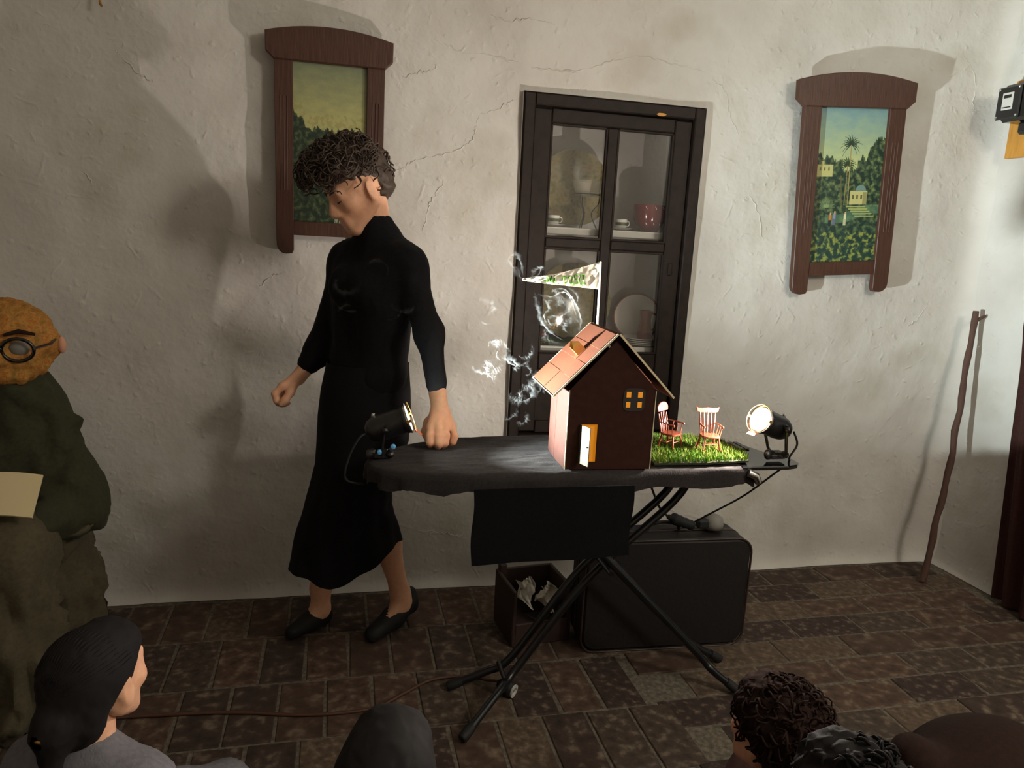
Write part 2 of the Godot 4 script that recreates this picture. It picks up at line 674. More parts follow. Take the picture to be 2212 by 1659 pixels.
	mat("painted_china", rgb(148, 140, 112), 0.15).albedo_texture = noise_tex(0.02, 105, [[0.0, rgb(130, 140, 100)], [0.5, rgb(230, 222, 196)], [1.0, rgb(180, 150, 110)]], 256)
	tri_map(M.painted_china, 5.0, false)
	mat("red_glaze", rgb(104, 22, 24), 0.12)
	mat("brown_glaze", rgb(128, 70, 36), 0.2)
	mat("green_glaze", rgb(74, 88, 60), 0.3)
	var leather := mat("suitcase_hide", rgb(23, 15, 15), 0.6)
	leather.albedo_texture = noise_tex(0.03, 107, [[0.0, grey(0.75)], [1.0, grey(1.0)]], 256)
	tri_map(leather, 4.0, false)
	relief(leather, grain, 0.06)
	mat("suitcase_trim", rgb(50, 33, 28), 0.5)
	mat("wood_box", rgb(52, 34, 27), 0.7)
	var gb := mat("grass_blade", Color.WHITE, 0.85, 0.0, 0.2)
	gb.vertex_color_use_as_albedo = true
	gb.backlight_enabled = true
	gb.backlight = Color(0.3, 0.4, 0.1)
	mat("turf_base", rgb(40, 44, 22), 0.95)

# ---------------------------------------------------------------- room shell
func wall_sheet(g: Geo, xs: Array, ys: Array, hole: Rect2, f: Callable) -> void:
	var n0 := g.v.size()
	for y in ys:
		for x in xs:
			g.v.append(f.call(x, y))
	var w := xs.size()
	for j in ys.size() - 1:
		for i in w - 1:
			if hole.has_point(Vector2(0.5 * (xs[i] + xs[i + 1]), 0.5 * (ys[j] + ys[j + 1]))):
				continue
			var a := n0 + j * w + i
			for q in [a, a + w + 1, a + 1, a, a + w, a + w + 1]:
				g.idx.append(q)

func steps(stops: Array, cell: float) -> Array:
	var out := []
	for i in stops.size() - 1:
		var n := maxi(1, int(round((stops[i + 1] - stops[i]) / cell)))
		for k in n:
			out.append(lerpf(stops[i], stops[i + 1], float(k) / n))
	out.append(stops[-1])
	return out

func room() -> void:
	var lump := noise(0.9, 3, 3)
	var mid := noise(5.0, 4, 4)
	var swell := func(x: float, y: float) -> float:
		return lump.get_noise_2d(x, y) * 0.018 + mid.get_noise_2d(x, y) * 0.0035
	var hole := Rect2(0.66, 0.6, 0.735, 1.345)
	var g := Geo.new()
	wall_sheet(g, steps([-2.62, 0.66, 1.395, 2.86], 0.0135), steps([0.0, 0.6, 1.945, 2.66], 0.0135), hole, func(x, y): return Vector3(x, y, swell.call(x, y) - 0.006 + 0.03 * exp(-y / 0.022) + 0.05 * exp((x - 2.76) / 0.03) * (1.0 if x < 2.76 else 1.0)))
	# the thickness of the wall round the built-in cupboard
	for e in [[Vector3(0.66, 0.6, 0), Vector3(0.66, 1.945, 0)], [Vector3(0.66, 1.945, 0), Vector3(1.395, 1.945, 0)], [Vector3(1.395, 1.945, 0), Vector3(1.395, 0.6, 0)], [Vector3(1.395, 0.6, 0), Vector3(0.66, 0.6, 0)]]:
		g.quad(e[0] + Vector3(0, 0, 0.012), e[1] + Vector3(0, 0, 0.012), e[1] + Vector3(0, 0, -0.36), e[0] + Vector3(0, 0, -0.36))
	g.box(Vector3(0.1, 1.3, -0.42), Vector3(5.8, 2.9, 0.12), 0.0)
	var wb := struct("wall_back", g, M.plaster)
	# raised lips of old cracks and trowel strokes in the plaster
	var lips := [
		[Vector2(0.271, 2.097), Vector2(0.362, 2.075), Vector2(0.430, 2.056), Vector2(0.531, 2.057), Vector2(0.618, 2.043), Vector2(0.742, 2.027), Vector2(0.867, 2.036), Vector2(1.009, 2.086), Vector2(1.138, 2.112), Vector2(1.253, 2.096), Vector2(1.371, 2.088)],
		[Vector2(0.167, 1.608), Vector2(0.225, 1.641), Vector2(0.274, 1.672), Vector2(0.324, 1.684), Vector2(0.383, 1.701), Vector2(0.442, 1.728), Vector2(0.479, 1.761), Vector2(0.491, 1.802), Vector2(0.500, 1.844)],
		[Vector2(0.218, 1.948), Vector2(0.258, 1.967), Vector2(0.316, 1.982), Vector2(0.340, 2.003)],
		[Vector2(0.378, 1.606), Vector2(0.345, 1.554), Vector2(0.321, 1.503), Vector2(0.307, 1.418)],
		[Vector2(0.525, 2.193), Vector2(0.594, 2.178), Vector2(0.679, 2.195), Vector2(0.767, 2.186)],
		[Vector2(1.413, 2.058), Vector2(1.478, 2.013), Vector2(1.508, 1.929), Vector2(1.556, 1.863)],
		[Vector2(0.506, 1.852), Vector2(0.566, 1.873), Vector2(0.625, 1.911)],
		[Vector2(-0.068, 2.083), Vector2(-0.022, 2.065), Vector2(0.040, 2.065)],
		[Vector2(2.551, 2.257), Vector2(2.608, 2.208), Vector2(2.637, 2.146), Vector2(2.638, 2.071), Vector2(2.677, 2.018), Vector2(2.722, 1.965)],
		[Vector2(2.570, 1.232), Vector2(2.524, 1.148), Vector2(2.481, 1.116)],
		[Vector2(1.626, 1.634), Vector2(1.677, 1.563), Vector2(1.712, 1.453)],
		[Vector2(0.311, 0.237), Vector2(0.405, 0.229), Vector2(0.481, 0.210), Vector2(0.500, 0.225)],
		[Vector2(-0.711, 1.943), Vector2(-0.645, 1.878), Vector2(-0.603, 1.860)],
		[Vector2(-0.828, 1.555), Vector2(-0.802, 1.512)],
		[Vector2(-0.276, 1.192), Vector2(-0.244, 1.226), Vector2(-0.197, 1.245)]]
	for lp in lips:
		var p := []
		var r := []
		for q in lp:
			p.append(Vector3(q.x, q.y, swell.call(q.x, q.y) - 0.0062))
		p = smooth(p, 8)
		for i in p.size():
			p[i] += Vector3(mid.get_noise_1d(i * 3.1) * 0.012, mid.get_noise_1d(i * 2.7 + 50.0) * 0.012, 0)
			r.append(0.0012 + 0.0022 * absf(sin(i * 0.37)) * sin(PI * (i + 0.5) / p.size()))
		put("plaster_lip", Geo.new().tube(p, r, 6), M.plaster, wb)
	g = Geo.new()
	wall_sheet(g, steps([0.0, 1.6], 0.014) + steps([1.7, 5.3], 0.1), steps([0.0, 2.66], 0.014), Rect2(), func(z, y): return Vector3(2.76 + 0.05 * z - 0.7 * swell.call(z + 20.0, y) - 0.025 * exp(-y / 0.03), y, 5.3 - z if false else z))
	g.box(Vector3(3.2, 1.3, 2.6), Vector3(0.1, 2.9, 5.8), 0.0)
	struct("wall_right", g, M.plaster)
	struct("wall_left", Geo.new().box(Vector3(-2.66, 1.32, 2.5), Vector3(0.12, 2.8, 5.8), 0.0), M.plaster)
	struct("wall_front", Geo.new().box(Vector3(0.2, 1.32, 5.3), Vector3(6.0, 2.8, 0.12), 0.0), M.room_plaster)
	struct("ceiling", Geo.new().box(Vector3(0.2, 2.72, 2.5), Vector3(6.2, 0.12, 6.2), 0.0), M.room_plaster)
	# floor: a bed of mortar with clay tiles laid on it
	var fl := struct("floor", Geo.new().box(Vector3(0.2, -0.053, 2.5), Vector3(6.2, 0.1, 6.2), 0.0), M.mortar)
	var shapes := {}
	for kind in [[0.14, 0.285], [0.285, 0.14]]:
		var list := []
		for k in 4:
			var t := Geo.new()
			t.box(Vector3(0, -0.008, 0), Vector3(kind[0] - 0.009, 0.016, kind[1] - 0.009), 0.003)
			for i in t.v.size():
				t.v[i] += Vector3(sin(t.v[i].z * 61.0 + k) * 0.0016, 0, sin(t.v[i].x * 47.0 + 2.0 * k) * 0.0016)
			list.append(t.mesh())
		shapes[kind[0]] = list
	var rest := Geo.new()
	for zone in [[-2.55, 0.98, 0.14, 0.285], [0.98, 2.8, 0.285, 0.14]]:
		var rows := int(4.9 / zone[3])
		for j in rows:
			var z: float = 0.035 + (j + 0.5) * zone[3]
			var off: float = (0.5 if j % 2 else 0.0) * zone[2]
			var x: float = zone[0] + 0.5 * zone[2] - off
			while x < zone[1] + 0.01:
				var w: float = zone[2]
				var dy := rng.randf_range(-0.0018, 0.0018)
				var tilt := Vector3(rng.randf_range(-0.006, 0.006), rng.randf_range(-0.012, 0.012), rng.randf_range(-0.008, 0.008))
				var ci := rng.randi_range(0, 5)
				var si := rng.randi_range(0, 3)
				if (j == 0 or true) and x - 0.5 * w > zone[0] - 0.08 and x + 0.5 * w < zone[1] + 0.085:
					if z < 1.32 and x > -1.75 and x < 2.8:
						var o := put("tile", shapes[zone[2]][si], M["clay_%d" % ci], fl)
						o.position = Vector3(x, dy, z)
						o.rotation = tilt
					else:
						rest.box(Vector3(x, -0.008 + dy, z), Vector3(zone[2] - 0.009, 0.016, zone[3] - 0.009), 0.0)
				x += w
	put("far_tiles", rest, M.clay_0, fl).set_meta("kind", "stuff")

# ---------------------------------------------------------------- stage lamps
func lamp(label: String, mouth: Vector3, axis: Vector3, foot: Vector3, glow: Color, energy: float, deep: float, beam: float, flaps: Array, cable: Array, knobs: Array) -> void:
	var o := thing("stage_lamp", label, "lamp", mouth, "small black stage lamps clipped to the ironing board")
	var t := aim(Vector3.ZERO, axis)
	put("can", Geo.new().lathe([Vector2(0.001, -0.118), Vector2(0.016, -0.116), Vector2(0.028, -0.108), Vector2(0.035, -0.092), Vector2(0.037, -0.075), Vector2(0.037, -0.01), Vector2(0.041, -0.008), Vector2(0.041, 0.0), Vector2(0.0375, 0.0), Vector2(0.0365, -0.04), Vector2(0.03, -0.062), Vector2(0.001, -0.064)], 36, t, false), M.black_metal, o)
	put("rim_ring", Geo.new().lathe([Vector2(0.041, 0.0), Vector2(0.043, 0.001), Vector2(0.043, 0.006), Vector2(0.036, 0.006), Vector2(0.036, 0.0), Vector2(0.041, 0.0)], 36, t, true), M.chrome, o)
	put("reflector", Geo.new().lathe([Vector2(0.0362, -0.004), Vector2(0.0345, -0.02), Vector2(0.028, -0.036), Vector2(0.014, -0.048), Vector2(0.002, -0.05)], 32, t), M.reflector, o)
	var em := mat("lamp_glow_%d" % M.size(), Color.WHITE, 0.4)
	em.emission_enabled = true
	em.emission = glow
	em.emission_energy_multiplier = 14.0
	put("bulb", Geo.new().lathe([Vector2(0.001, -0.022 - deep), Vector2(0.02, -0.02 - deep), Vector2(0.027, -0.012 - deep), Vector2(0.026, -0.005 - deep), Vector2(0.018, 0.002 - deep), Vector2(0.001, 0.005 - deep)], 28, t), em, o)
	var l := OmniLight3D.new()
	l.name = "lamp_light"
	l.light_color = glow
	l.light_energy = energy
	l.light_size = 0.008 if beam > 0.0 else 0.014
	l.omni_range = 9.0
	l.omni_attenuation = 2.0
	l.shadow_enabled = true
	o.add_child(l)
	l.position = t * Vector3(0, -deep, 0)
	if beam > 0.0:
		# the lens gathers most of its light into a soft-edged beam
		var b := SpotLight3D.new()
		b.name = "lamp_beam"
		b.light_color = glow
		b.light_energy = beam
		b.light_size = 0.02
		b.spot_angle = 46.0
		b.spot_angle_attenuation = 1.0
		b.spot_range = 9.0
		b.spot_attenuation = 2.0
		b.shadow_enabled = true
		o.add_child(b)
		b.transform = Transform3D(Basis.looking_at(axis.normalized()), t * Vector3(0, -deep + 0.004, 0))
	# wire frame that holds the colour filter
	var g := Geo.new()
	for s in [-1, 1]:
		g.box(Vector3(s * 0.0425, 0.007, 0), Vector3(0.003, 0.014, 0.008), 0.0005, t)
	g.tube(ring_t(t, 0.0435, 0.014), 0.0013, 6)
	put("filter_frame", g, M.brass, o)
	for f in flaps:
		put("filter", Geo.new().box(Vector3.ZERO, f[1], 0.0003, t * Transform3D(Basis.from_euler(f[2]), f[0])), M.orange_gel, o)
	# yoke
	var piv := t * Vector3(0, -0.06, 0)
	var lat := t.basis.x if absf(t.basis.x.y) < absf(t.basis.z.y) else t.basis.z
	lat = (lat - Vector3.UP * lat.y).normalized()
	var low := foot - mouth + Vector3(0, 0.012, 0)
	g = Geo.new()
	var side := []
	for s in [-1, 1]:
		var a: Vector3 = piv + lat * 0.046 * s
		var b: Vector3 = low + lat * 0.036 * s + Vector3(0, 0.014, 0)
		side.append([a, b])
	g.tube([side[0][0] + Vector3(0, 0.012, 0), side[0][0].lerp(side[0][1], 0.5), side[0][1], low - lat * 0.02], 0.009, 6, true, 0.28)
	g.tube([side[1][0] + Vector3(0, 0.012, 0), side[1][0].lerp(side[1][1], 0.5), side[1][1], low + lat * 0.02], 0.009, 6, true, 0.28)
	g.tube([low - lat * 0.03, low + lat * 0.03], 0.009, 6, true, 0.4)
	put("yoke", g, M.black_metal, o)
	for s in [-1, 1]:
		var a: Vector3 = piv + lat * 0.046 * s
		put("knob", Geo.new().lathe([Vector2(0.001, 0.014), Vector2(0.008, 0.013), Vector2(0.009, 0.003), Vector2(0.004, 0.0), Vector2(0.004, -0.01), Vector2(0.001, -0.01)], 14, aim(a, lat * s)), M.black_metal, o)
	for q in knobs:
		put("clamp_screw", Geo.new().lathe([Vector2(0.001, 0.005), Vector2(0.006, 0.0045), Vector2(0.0075, 0.002), Vector2(0.0075, -0.003), Vector2(0.001, -0.004)], 14, aim(q[0] - mouth, q[1])), M.blue_plastic, o, "bright blue screw head")
	put("back_screw", Geo.new().lathe([Vector2(0.001, 0.012), Vector2(0.005, 0.011), Vector2(0.005, 0.0), Vector2(0.001, 0.0)], 10, aim(t * Vector3(0, -0.085, 0) + (t.basis.z if absf(t.basis.z.y) > absf(t.basis.x.y) else t.basis.x) * signf((t.basis.z if absf(t.basis.z.y) > absf(t.basis.x.y) else t.basis.x).y) * 0.034, Vector3.UP)), M.chrome, o)
	# clamp
	g = Geo.new()
	g.box(low + Vector3(0, -0.004, 0), Vector3(0.05, 0.014, 0.03), 0.003)
	g.box(low + Vector3(0, 0.006, 0), Vector3(0.03, 0.012, 0.022), 0.003)
	g.lathe([Vector2(0.001, 0.006), Vector2(0.014, 0.005), Vector2(0.016, -0.004), Vector2(0.001, -0.006)], 12, aim(low + Vector3(-0.03, 0.002, 0.006), Vector3(0.3, 0.2, 1)))
	g.lathe([Vector2(0.001, 0.006), Vector2(0.011, 0.005), Vector2(0.012, -0.004), Vector2(0.001, -0.006)], 12, aim(low + Vector3(0.02, 0.004, 0.014), Vector3(0.1, 0.8, 0.6)))
	put("clamp", g, M.black_metal, o)
	var cp := []
	for q in cable:
		cp.append(q - mouth)
	put("cable", Geo.new().tube(smooth(cp), 0.0032, 7), M.black_rubber, o)

func smooth(p: Array, per := 8) -> Array:
	var out := []
	for i in p.size() - 1:
		var a: Vector3 = p[max(i - 1, 0)]
		var d: Vector3 = p[min(i + 2, p.size() - 1)]
		for k in per:
			out.append(p[i].cubic_interpolate(p[i + 1], a, d, float(k) / per))
	out.append(p[-1])
	return out

func ceiling_lamp() -> void:
	# the room's own lamp hangs over the audience at the right, behind the viewer
	var o := thing("ceiling_lamp", "round white glass lamp hanging from the ceiling over the audience", "lamp", Vector3(2.2, 2.38, 3.0))
	var em := mat("globe_glow", Color(1, 0.97, 0.92), 0.4)
	em.emission_enabled = true
	em.emission = Color(1.0, 0.95, 0.86)
	em.emission_energy_multiplier = 2.0
	put("globe", Geo.new().ball(Vector3.ZERO, Vector3.ONE * 0.2, Basis.IDENTITY, 24, 16), em, o)
	put("rod", Geo.new().tube([Vector3(0, 0.198, 0), Vector3(0, 0.28, 0)], 0.008, 8), M.brass, o)
	put("ceiling_rose", Geo.new().lathe([Vector2(0.001, 0.24), Vector2(0.04, 0.245), Vector2(0.05, 0.28), Vector2(0.001, 0.28)], 20), M.brass, o)
	var l := OmniLight3D.new()
	l.name = "lamp_light"
	l.light_color = Color(1.0, 0.975, 0.92)
	l.light_energy = 2.0
	l.light_size = 0.19
	l.omni_range = 9.0
	l.omni_attenuation = 2.0
	l.shadow_enabled = true
	o.add_child(l)

func stage_lamps() -> void:
	lamp("small black stage lamp at the narrow left end of the ironing board", Vector3(0.186, 0.902, 0.80), Vector3(0.93, 0.36, 0.09), Vector3(0.122, 0.79, 0.80), Color(0.95, 1.0, 0.99), 1.2, 0.045, 8.5,
		[[Vector3(0.012, 0.018, 0.05), Vector3(0.02, 0.0006, 0.026), Vector3(-0.5, 0.0, 0)]],
		[Vector3(0.085, 0.86, 0.80), Vector3(0.06, 0.855, 0.82), Vector3(0.03, 0.80, 0.83), Vector3(0.022, 0.74, 0.83), Vector3(0.07, 0.715, 0.80)],
		[[Vector3(0.148, 0.832, 0.835), Vector3(0, 0.1, 1)], [Vector3(0.112, 0.818, 0.838), Vector3(0, 0.1, 1)]])
	lamp("lit black stage lamp on the steel iron rest right of the miniature chairs", Vector3(1.222, 0.918, 0.90), Vector3(-0.90, 0.36, 0.22), Vector3(1.292, 0.795, 0.89), Color(1.0, 0.95, 0.90), 1.15, -0.002, 0.0,
		[[Vector3(0.0, 0.017, 0.048), Vector3(0.03, 0.0006, 0.014), Vector3(-0.5, 0, 0)]],
		[Vector3(1.335, 0.88, 0.90), Vector3(1.352, 0.84, 0.90), Vector3(1.335, 0.80, 0.895), Vector3(1.345, 0.775, 0.88), Vector3(1.36, 0.72, 0.80), Vector3(1.33, 0.60, 0.68), Vector3(1.27, 0.50, 0.58), Vector3(1.235, 0.455, 0.54)], [])

# ---------------------------------------------------------------- ironing board
func board_edge(s: float) -> Vector2:
	# closed outline of the board seen from above, s in 0..1
	var p := [Vector2(1.17, 0.60), Vector2(0.95, 0.575), Vector2(0.70, 0.565), Vector2(0.46, 0.57), Vector2(0.30, 0.60), Vector2(0.18, 0.665), Vector2(0.10, 0.745), Vector2(0.085, 0.80), Vector2(0.105, 0.86), Vector2(0.17, 0.915), Vector2(0.30, 0.945), Vector2(0.46, 0.957), Vector2(0.70, 0.962), Vector2(0.95, 0.955), Vector2(1.15, 0.945), Vector2(1.185, 0.92), Vector2(1.195, 0.77), Vector2(1.19, 0.63)]
	var n := p.size()
	var f := fposmod(s, 1.0) * n
	var i := int(f) % n
	return p[i].cubic_interpolate(p[(i + 1) % n], p[(i + n - 1) % n], p[(i + 2) % n], f - int(f))

func board() -> void:
	var o := thing("ironing_board", "black-covered ironing board on crossed tube legs, used as the stage table", "ironing board")
	var top := 0.79
	var mid := Vector2(0.66, 0.765)
	var wr := noise(7.0, 5, 3)
	var g := Geo.new()
	# padded cover: top, rolled edge and the skirt hanging down with a ragged hem
	g.grid(180, 46, func(u, w):
		var e := board_edge(u)
		var out := (e - mid).normalized()
		if w < 0.6:
			var q := mid.lerp(e, pow(w / 0.6, 0.7))
			return Vector3(q.x, top + wr.get_noise_2d(q.x * 1.2, q.y * 3.0) * 0.004 - 0.004 * pow(w / 0.6, 6.0), q.y)
		var t: float = (w - 0.6) / 0.4
		var drop := 0.052 + 0.007 * sin(u * 95.0) * (1.0 if u > 0.3 else 0.6) + 0.006 * wr.get_noise_1d(u * 40.0)
		var bulge := 0.010 * sin(minf(t * 3.0, 1.0) * PI * 0.5) + 0.006 * sin(u * 150.0 + 2.0 * wr.get_noise_1d(u * 9.0)) * t
		var q := e + out * bulge
		return Vector3(q.x, top - 0.006 - drop * t, q.y), true)
	put("cover", g, M.board_cloth, o, "dusty black cloth cover with a ragged hanging hem")
	g = Geo.new()
	var pl := PackedVector2Array()
	for i in 72:
		pl.append(board_edge(i / 72.0))
	g.extrude(pl, 0.03, Transform3D(Basis(Vector3(1, 0, 0), Vector3(0, 0, 1), Vector3(0, -1, 0)), Vector3(0, top - 0.012, 0)), 0.004)
	put("board_plate", g, M.tube_metal, o)
	# cloth panel hung from the front edge
	put("front_flap", Geo.new().slab(24, 14, func(u, w): return Vector3(lerpf(0.349, 0.80, u) + 0.003 * sin(w * 7.0), lerpf(0.755, 0.541 + 0.006 * u, w), 0.984 + 0.004 * sin(u * 9.0 + w * 2.0) * w), 0.002), M.black_cloth, o, "square black cloth panel hanging from the front edge")
	# crossed legs
	var legs := [
		[Vector3(1.06, 0.745, 0.70), Vector3(1.02, 0.64, 0.73), Vector3(0.751, 0.396, 0.735), Vector3(0.545, 0.112, 0.735), Vector3(0.46, 0.06, 0.73), Vector3(0.35, 0.016, 0.722)],
		[Vector3(1.06, 0.745, 0.82), Vector3(1.02, 0.63, 0.79), Vector3(0.765, 0.39, 0.785), Vector3(0.555, 0.115, 0.79), Vector3(0.47, 0.066, 0.86), Vector3(0.352, 0.018, 0.975)],
		[Vector3(0.52, 0.745, 0.70), Vector3(0.57, 0.70, 0.70), Vector3(1.10, 0.16, 0.70), Vector3(1.20, 0.07, 0.70), Vector3(1.292, 0.016, 0.70)],
		[Vector3(0.52, 0.745, 0.82), Vector3(0.57, 0.70, 0.82), Vector3(1.10, 0.16, 0.83), Vector3(1.18, 0.075, 0.85), Vector3(1.258, 0.016, 0.88)]]
	for p in legs:
		var lg := put("leg", Geo.new().tube(smooth(p, 6), 0.0125, 12), M.tube_metal, o)
		var e: Vector3 = p[-1]
		var d: Vector3 = (p[-1] - p[-2]).normalized()
		put("foot_cap", Geo.new().tube([e - d * 0.04, e - d * 0.01, e + d * 0.006, e + d * 0.01], [0.0145, 0.0155, 0.015, 0.010], 12), M.black_rubber, lg)
	for q in [[0.80, 0.437, 0.66, 0.87], [1.06, 0.745, 0.66, 0.86], [0.52, 0.745, 0.66, 0.86], [0.50, 0.09, 0.735, 0.83]]:
		put("cross_rod", Geo.new().tube([Vector3(q[0], q[1], q[2]), Vector3(q[0], q[1], q[3])], 0.008, 10), M.tube_metal, o)
	# iron rest at the blunt end
	g = Geo.new()
	var ir := PackedVector2Array()
	for q in [Vector2(1.15, 0.945), Vector2(1.30, 0.948), Vector2(1.335, 0.938), Vector2(1.355, 0.915), Vector2(1.357, 0.88), Vector2(1.345, 0.84), Vector2(1.31, 0.80), Vector2(1.28, 0.70), Vector2(1.24, 0.68), Vector2(1.15, 0.68)]:
		ir.append(q)
	g.extrude(ir, 0.012, Transform3D(Basis(Vector3(1, 0, 0), Vector3(0, 0, 1), Vector3(0, -1, 0)), Vector3(0, top - 0.002, 0)), 0.003)
	put("iron_rest", g, M.black_gloss, o, "glossy black rest plate")
	for k in 3:
		put("rest_slat", Geo.new().box(Vector3(1.225 + 0.02 * k, top + 0.001, 0.735), Vector3(0.016, 0.004, 0.08), 0.001), M.black_metal, o)
	put("edge_pipe", Geo.new().tube([Vector3(1.165, 0.772, 0.955), Vector3(1.185, 0.765, 0.962), Vector3(1.20, 0.745, 0.955)], 0.012, 10), M.chrome, o)

# ---------------------------------------------------------------- card house
func card_house() -> void:
	var o := thing("card_house", "toy house of brown card with open yellow door, lit windows and pennant", "toy house", Vector3(0.735, 0.792, 0.85))
	o.rotation.y = -0.05
	var hw := 0.122
	var wh := 0.222
	var ap := 0.372
	var zf := 0.10
	var zb := -0.10
	var th := 0.005
	# gable front with door and window openings
	var outer := PackedVector2Array([Vector2(-hw, 0), Vector2(hw, 0), Vector2(hw, wh), Vector2(0, ap - 0.012), Vector2(-hw, wh)])
	var g := Geo.new()
	var door := Rect2(-0.086, 0.02, 0.05, 0.107)
	var win := Rect2(0.032, 0.172, 0.058, 0.052)
	# front built of strips round the door opening
	g.extrude(PackedVector2Array([Vector2(-hw, 0), Vector2(door.position.x, 0), Vector2(door.position.x, wh), Vector2(-hw, wh)]), th, Transform3D(Basis(), Vector3(0, 0, zf - th)))
	g.extrude(PackedVector2Array([Vector2(door.end.x, 0), Vector2(hw, 0), Vector2(hw, wh), Vector2(door.end.x, wh)]), th, Transform3D(Basis(), Vector3(0, 0, zf - th)))
	g.extrude(PackedVector2Array([Vector2(door.position.x, 0), Vector2(door.end.x, 0), Vector2(door.end.x, door.position.y), Vector2(door.position.x, door.position.y)]), th, Transform3D(Basis(), Vector3(0, 0, zf - th)))
	g.extrude(PackedVector2Array([Vector2(door.position.x, door.end.y), Vector2(door.end.x, door.end.y), Vector2(door.end.x, wh), Vector2(door.position.x, wh)]), th, Transform3D(Basis(), Vector3(0, 0, zf - th)))
	g.extrude(PackedVector2Array([Vector2(-hw, wh), Vector2(hw, wh), Vector2(0, ap - 0.012)]), th, Transform3D(Basis(), Vector3(0, 0, zf - th)))
	put("front_wall", g, M.card, o, "brown card gable front")
	put("back_wall", Geo.new().extrude(outer, th, Transform3D(Basis(), Vector3(0, 0, zb))), M.card, o)
	# side walls folded along a crease
	for s in [-1.0, 1.0]:
		g = Geo.new()
		var a := [Vector2(s * hw, zb), Vector2(s * (hw + 0.004), -0.012), Vector2(s * hw, zf)]
		for k in 2:
			var p0: Vector2 = a[k] + Vector2(0, 0.0015 * k)
			var p1: Vector2 = a[k + 1] - Vector2(0, 0.0015 * (1 - k))
			var d := p1 - p0
			g.box(Vector3(d.length() * 0.5, wh * 0.5, 0), Vector3(d.length(), wh, 0.004), 0.0008, Transform3D(Basis(Vector3(d.x, 0, d.y).normalized(), Vector3.UP, Vector3(d.x, 0, d.y).normalized().cross(Vector3.UP)), Vector3(p0.x, 0, p0.y)))
		put("side_wall", g, M.card, o)
		put("corner_edge", Geo.new().box(Vector3(s * (hw + 0.001), wh * 0.5, zf + 0.0005), Vector3(0.0025, wh, 0.002), 0.0), M.card_edge, o)
	# roof panels
	var rz0 := -0.152
	var rz1 := 0.113
	for s in [-1.0, 1.0]:
		var e := Vector3(s * 0.168, 0.205, 0)
		var r := Vector3(0, ap + 0.004, 0)
		var dx := (e - r)
		var ln := dx.length()
		var bx := dx.normalized()
		var up := Vector3(bx.y * -s, bx.x * s, 0) if true else Vector3.UP
		if up.y < 0:
			up = -up
		var t := Transform3D(Basis(bx, up, bx.cross(up)), r)
		var zs := 1.0 if bx.cross(up).z > 0 else -1.0
		var panel := put("roof_panel", Geo.new().box(Vector3(ln * 0.5, 0.002, zs * 0.5 * (rz0 + rz1)), Vector3(ln, 0.004, rz1 - rz0), 0.0008, t), M.roof_card, o)
		# overlapping printed strips, with stepped seams
		for k in 4:
			var x0: float = [0.004, 0.062, 0.118, 0.172][k]
			var x1: float = [0.064, 0.120, 0.174, ln - 0.004][k]
			for h in 2:
				var z0: float = [rz0 + 0.003, 0.02 + 0.02 * ((k * 37) % 3 - 1)][h]
				var z1: float = [0.018 + 0.02 * ((k * 37) % 3 - 1), rz1 - 0.003][h]
				put("roof_strip", Geo.new().box(Vector3((x0 + x1) * 0.5, 0.0055 + 0.0009 * ((k + h) % 2), zs * 0.5 * (z0 + z1)), Vector3(x1 - x0, 0.002, z1 - z0), 0.0006, t), M.roof_card, panel)
		# pale cut edges of the card
		g = Geo.new()
		g.box(Vector3(ln * 0.5, 0.0032, zs * (rz1 + 0.0008)), Vector3(ln, 0.0052, 0.0018), 0.0, t)
		g.box(Vector3(ln * 0.5, 0.0032, zs * (rz0 - 0.0008)), Vector3(ln, 0.0052, 0.0018), 0.0, t)
		g.box(Vector3(ln + 0.0008, 0.0032, zs * 0.5 * (rz0 + rz1)), Vector3(0.0018, 0.0052, rz1 - rz0), 0.0, t)
		put("cut_edge", g, M.card_edge, panel, "pale cut edge of the card")
		if s < 0.0:
			# little chimney of crumpled gold card with a jagged top
			g = Geo.new()
			var cw := 0.014
			var cc := Vector3(0.095, 0.006, zs * 0.0)
			var tops := [0.045, 0.030, 0.040, 0.024]
			var cn := [Vector2(-cw, -cw), Vector2(cw, -cw), Vector2(cw, cw), Vector2(-cw, cw)]
			for k in 4:
				var p0: Vector2 = cn[k]
				var p1: Vector2 = cn[(k + 1) % 4]
				var mm := (p0 + p1) * 0.5
				var q := [Vector3(p0.x, 0, p0.y), Vector3(p1.x, 0, p1.y), Vector3(p1.x, tops[(k + 1) % 4] * 0.7, p1.y), Vector3(mm.x, tops[k], mm.y), Vector3(p0.x, tops[k] * 0.7, p0.y)]
				for w in 3:
					g.tri(t * (cc + q[0]), t * (cc + q[w + 1]), t * (cc + q[w + 2]))
					g.tri(t * (cc + q[0] * Vector3(0.85, 1, 0.85)), t * (cc + q[w + 2] * Vector3(0.85, 1, 0.85)), t * (cc + q[w + 1] * Vector3(0.85, 1, 0.85)))
			put("chimney", g, M.foil, o, "small crumpled gold card chimney with jagged rim")
	# doorway: lit paper behind, leaf standing ajar
	put("doorway_light", Geo.new().box(Vector3(door.get_center().x, door.get_center().y, zf - 0.009), Vector3(door.size.x + 0.004, door.size.y + 0.004, 0.001), 0.0), M.amber_pane, o, "glowing amber doorway")
	var leaf := put("door", Geo.new().box(Vector3(0.023, 0.0, 0.0), Vector3(0.046, 0.108, 0.003), 0.0006), M.gold_paper, o, "pale gold paper door standing ajar")
	leaf.position = Vector3(door.position.x - 0.001, door.get_center().y, zf + 0.001)
	leaf.rotation.y = -1.18
	put("knob", Geo.new().ball(Vector3(0.039, 0, 0.004), Vector3.ONE * 0.0028, Basis.IDENTITY, 10, 8), M.chrome, leaf)
	# window: dark surround with four lit panes
	var wr := PackedVector2Array()
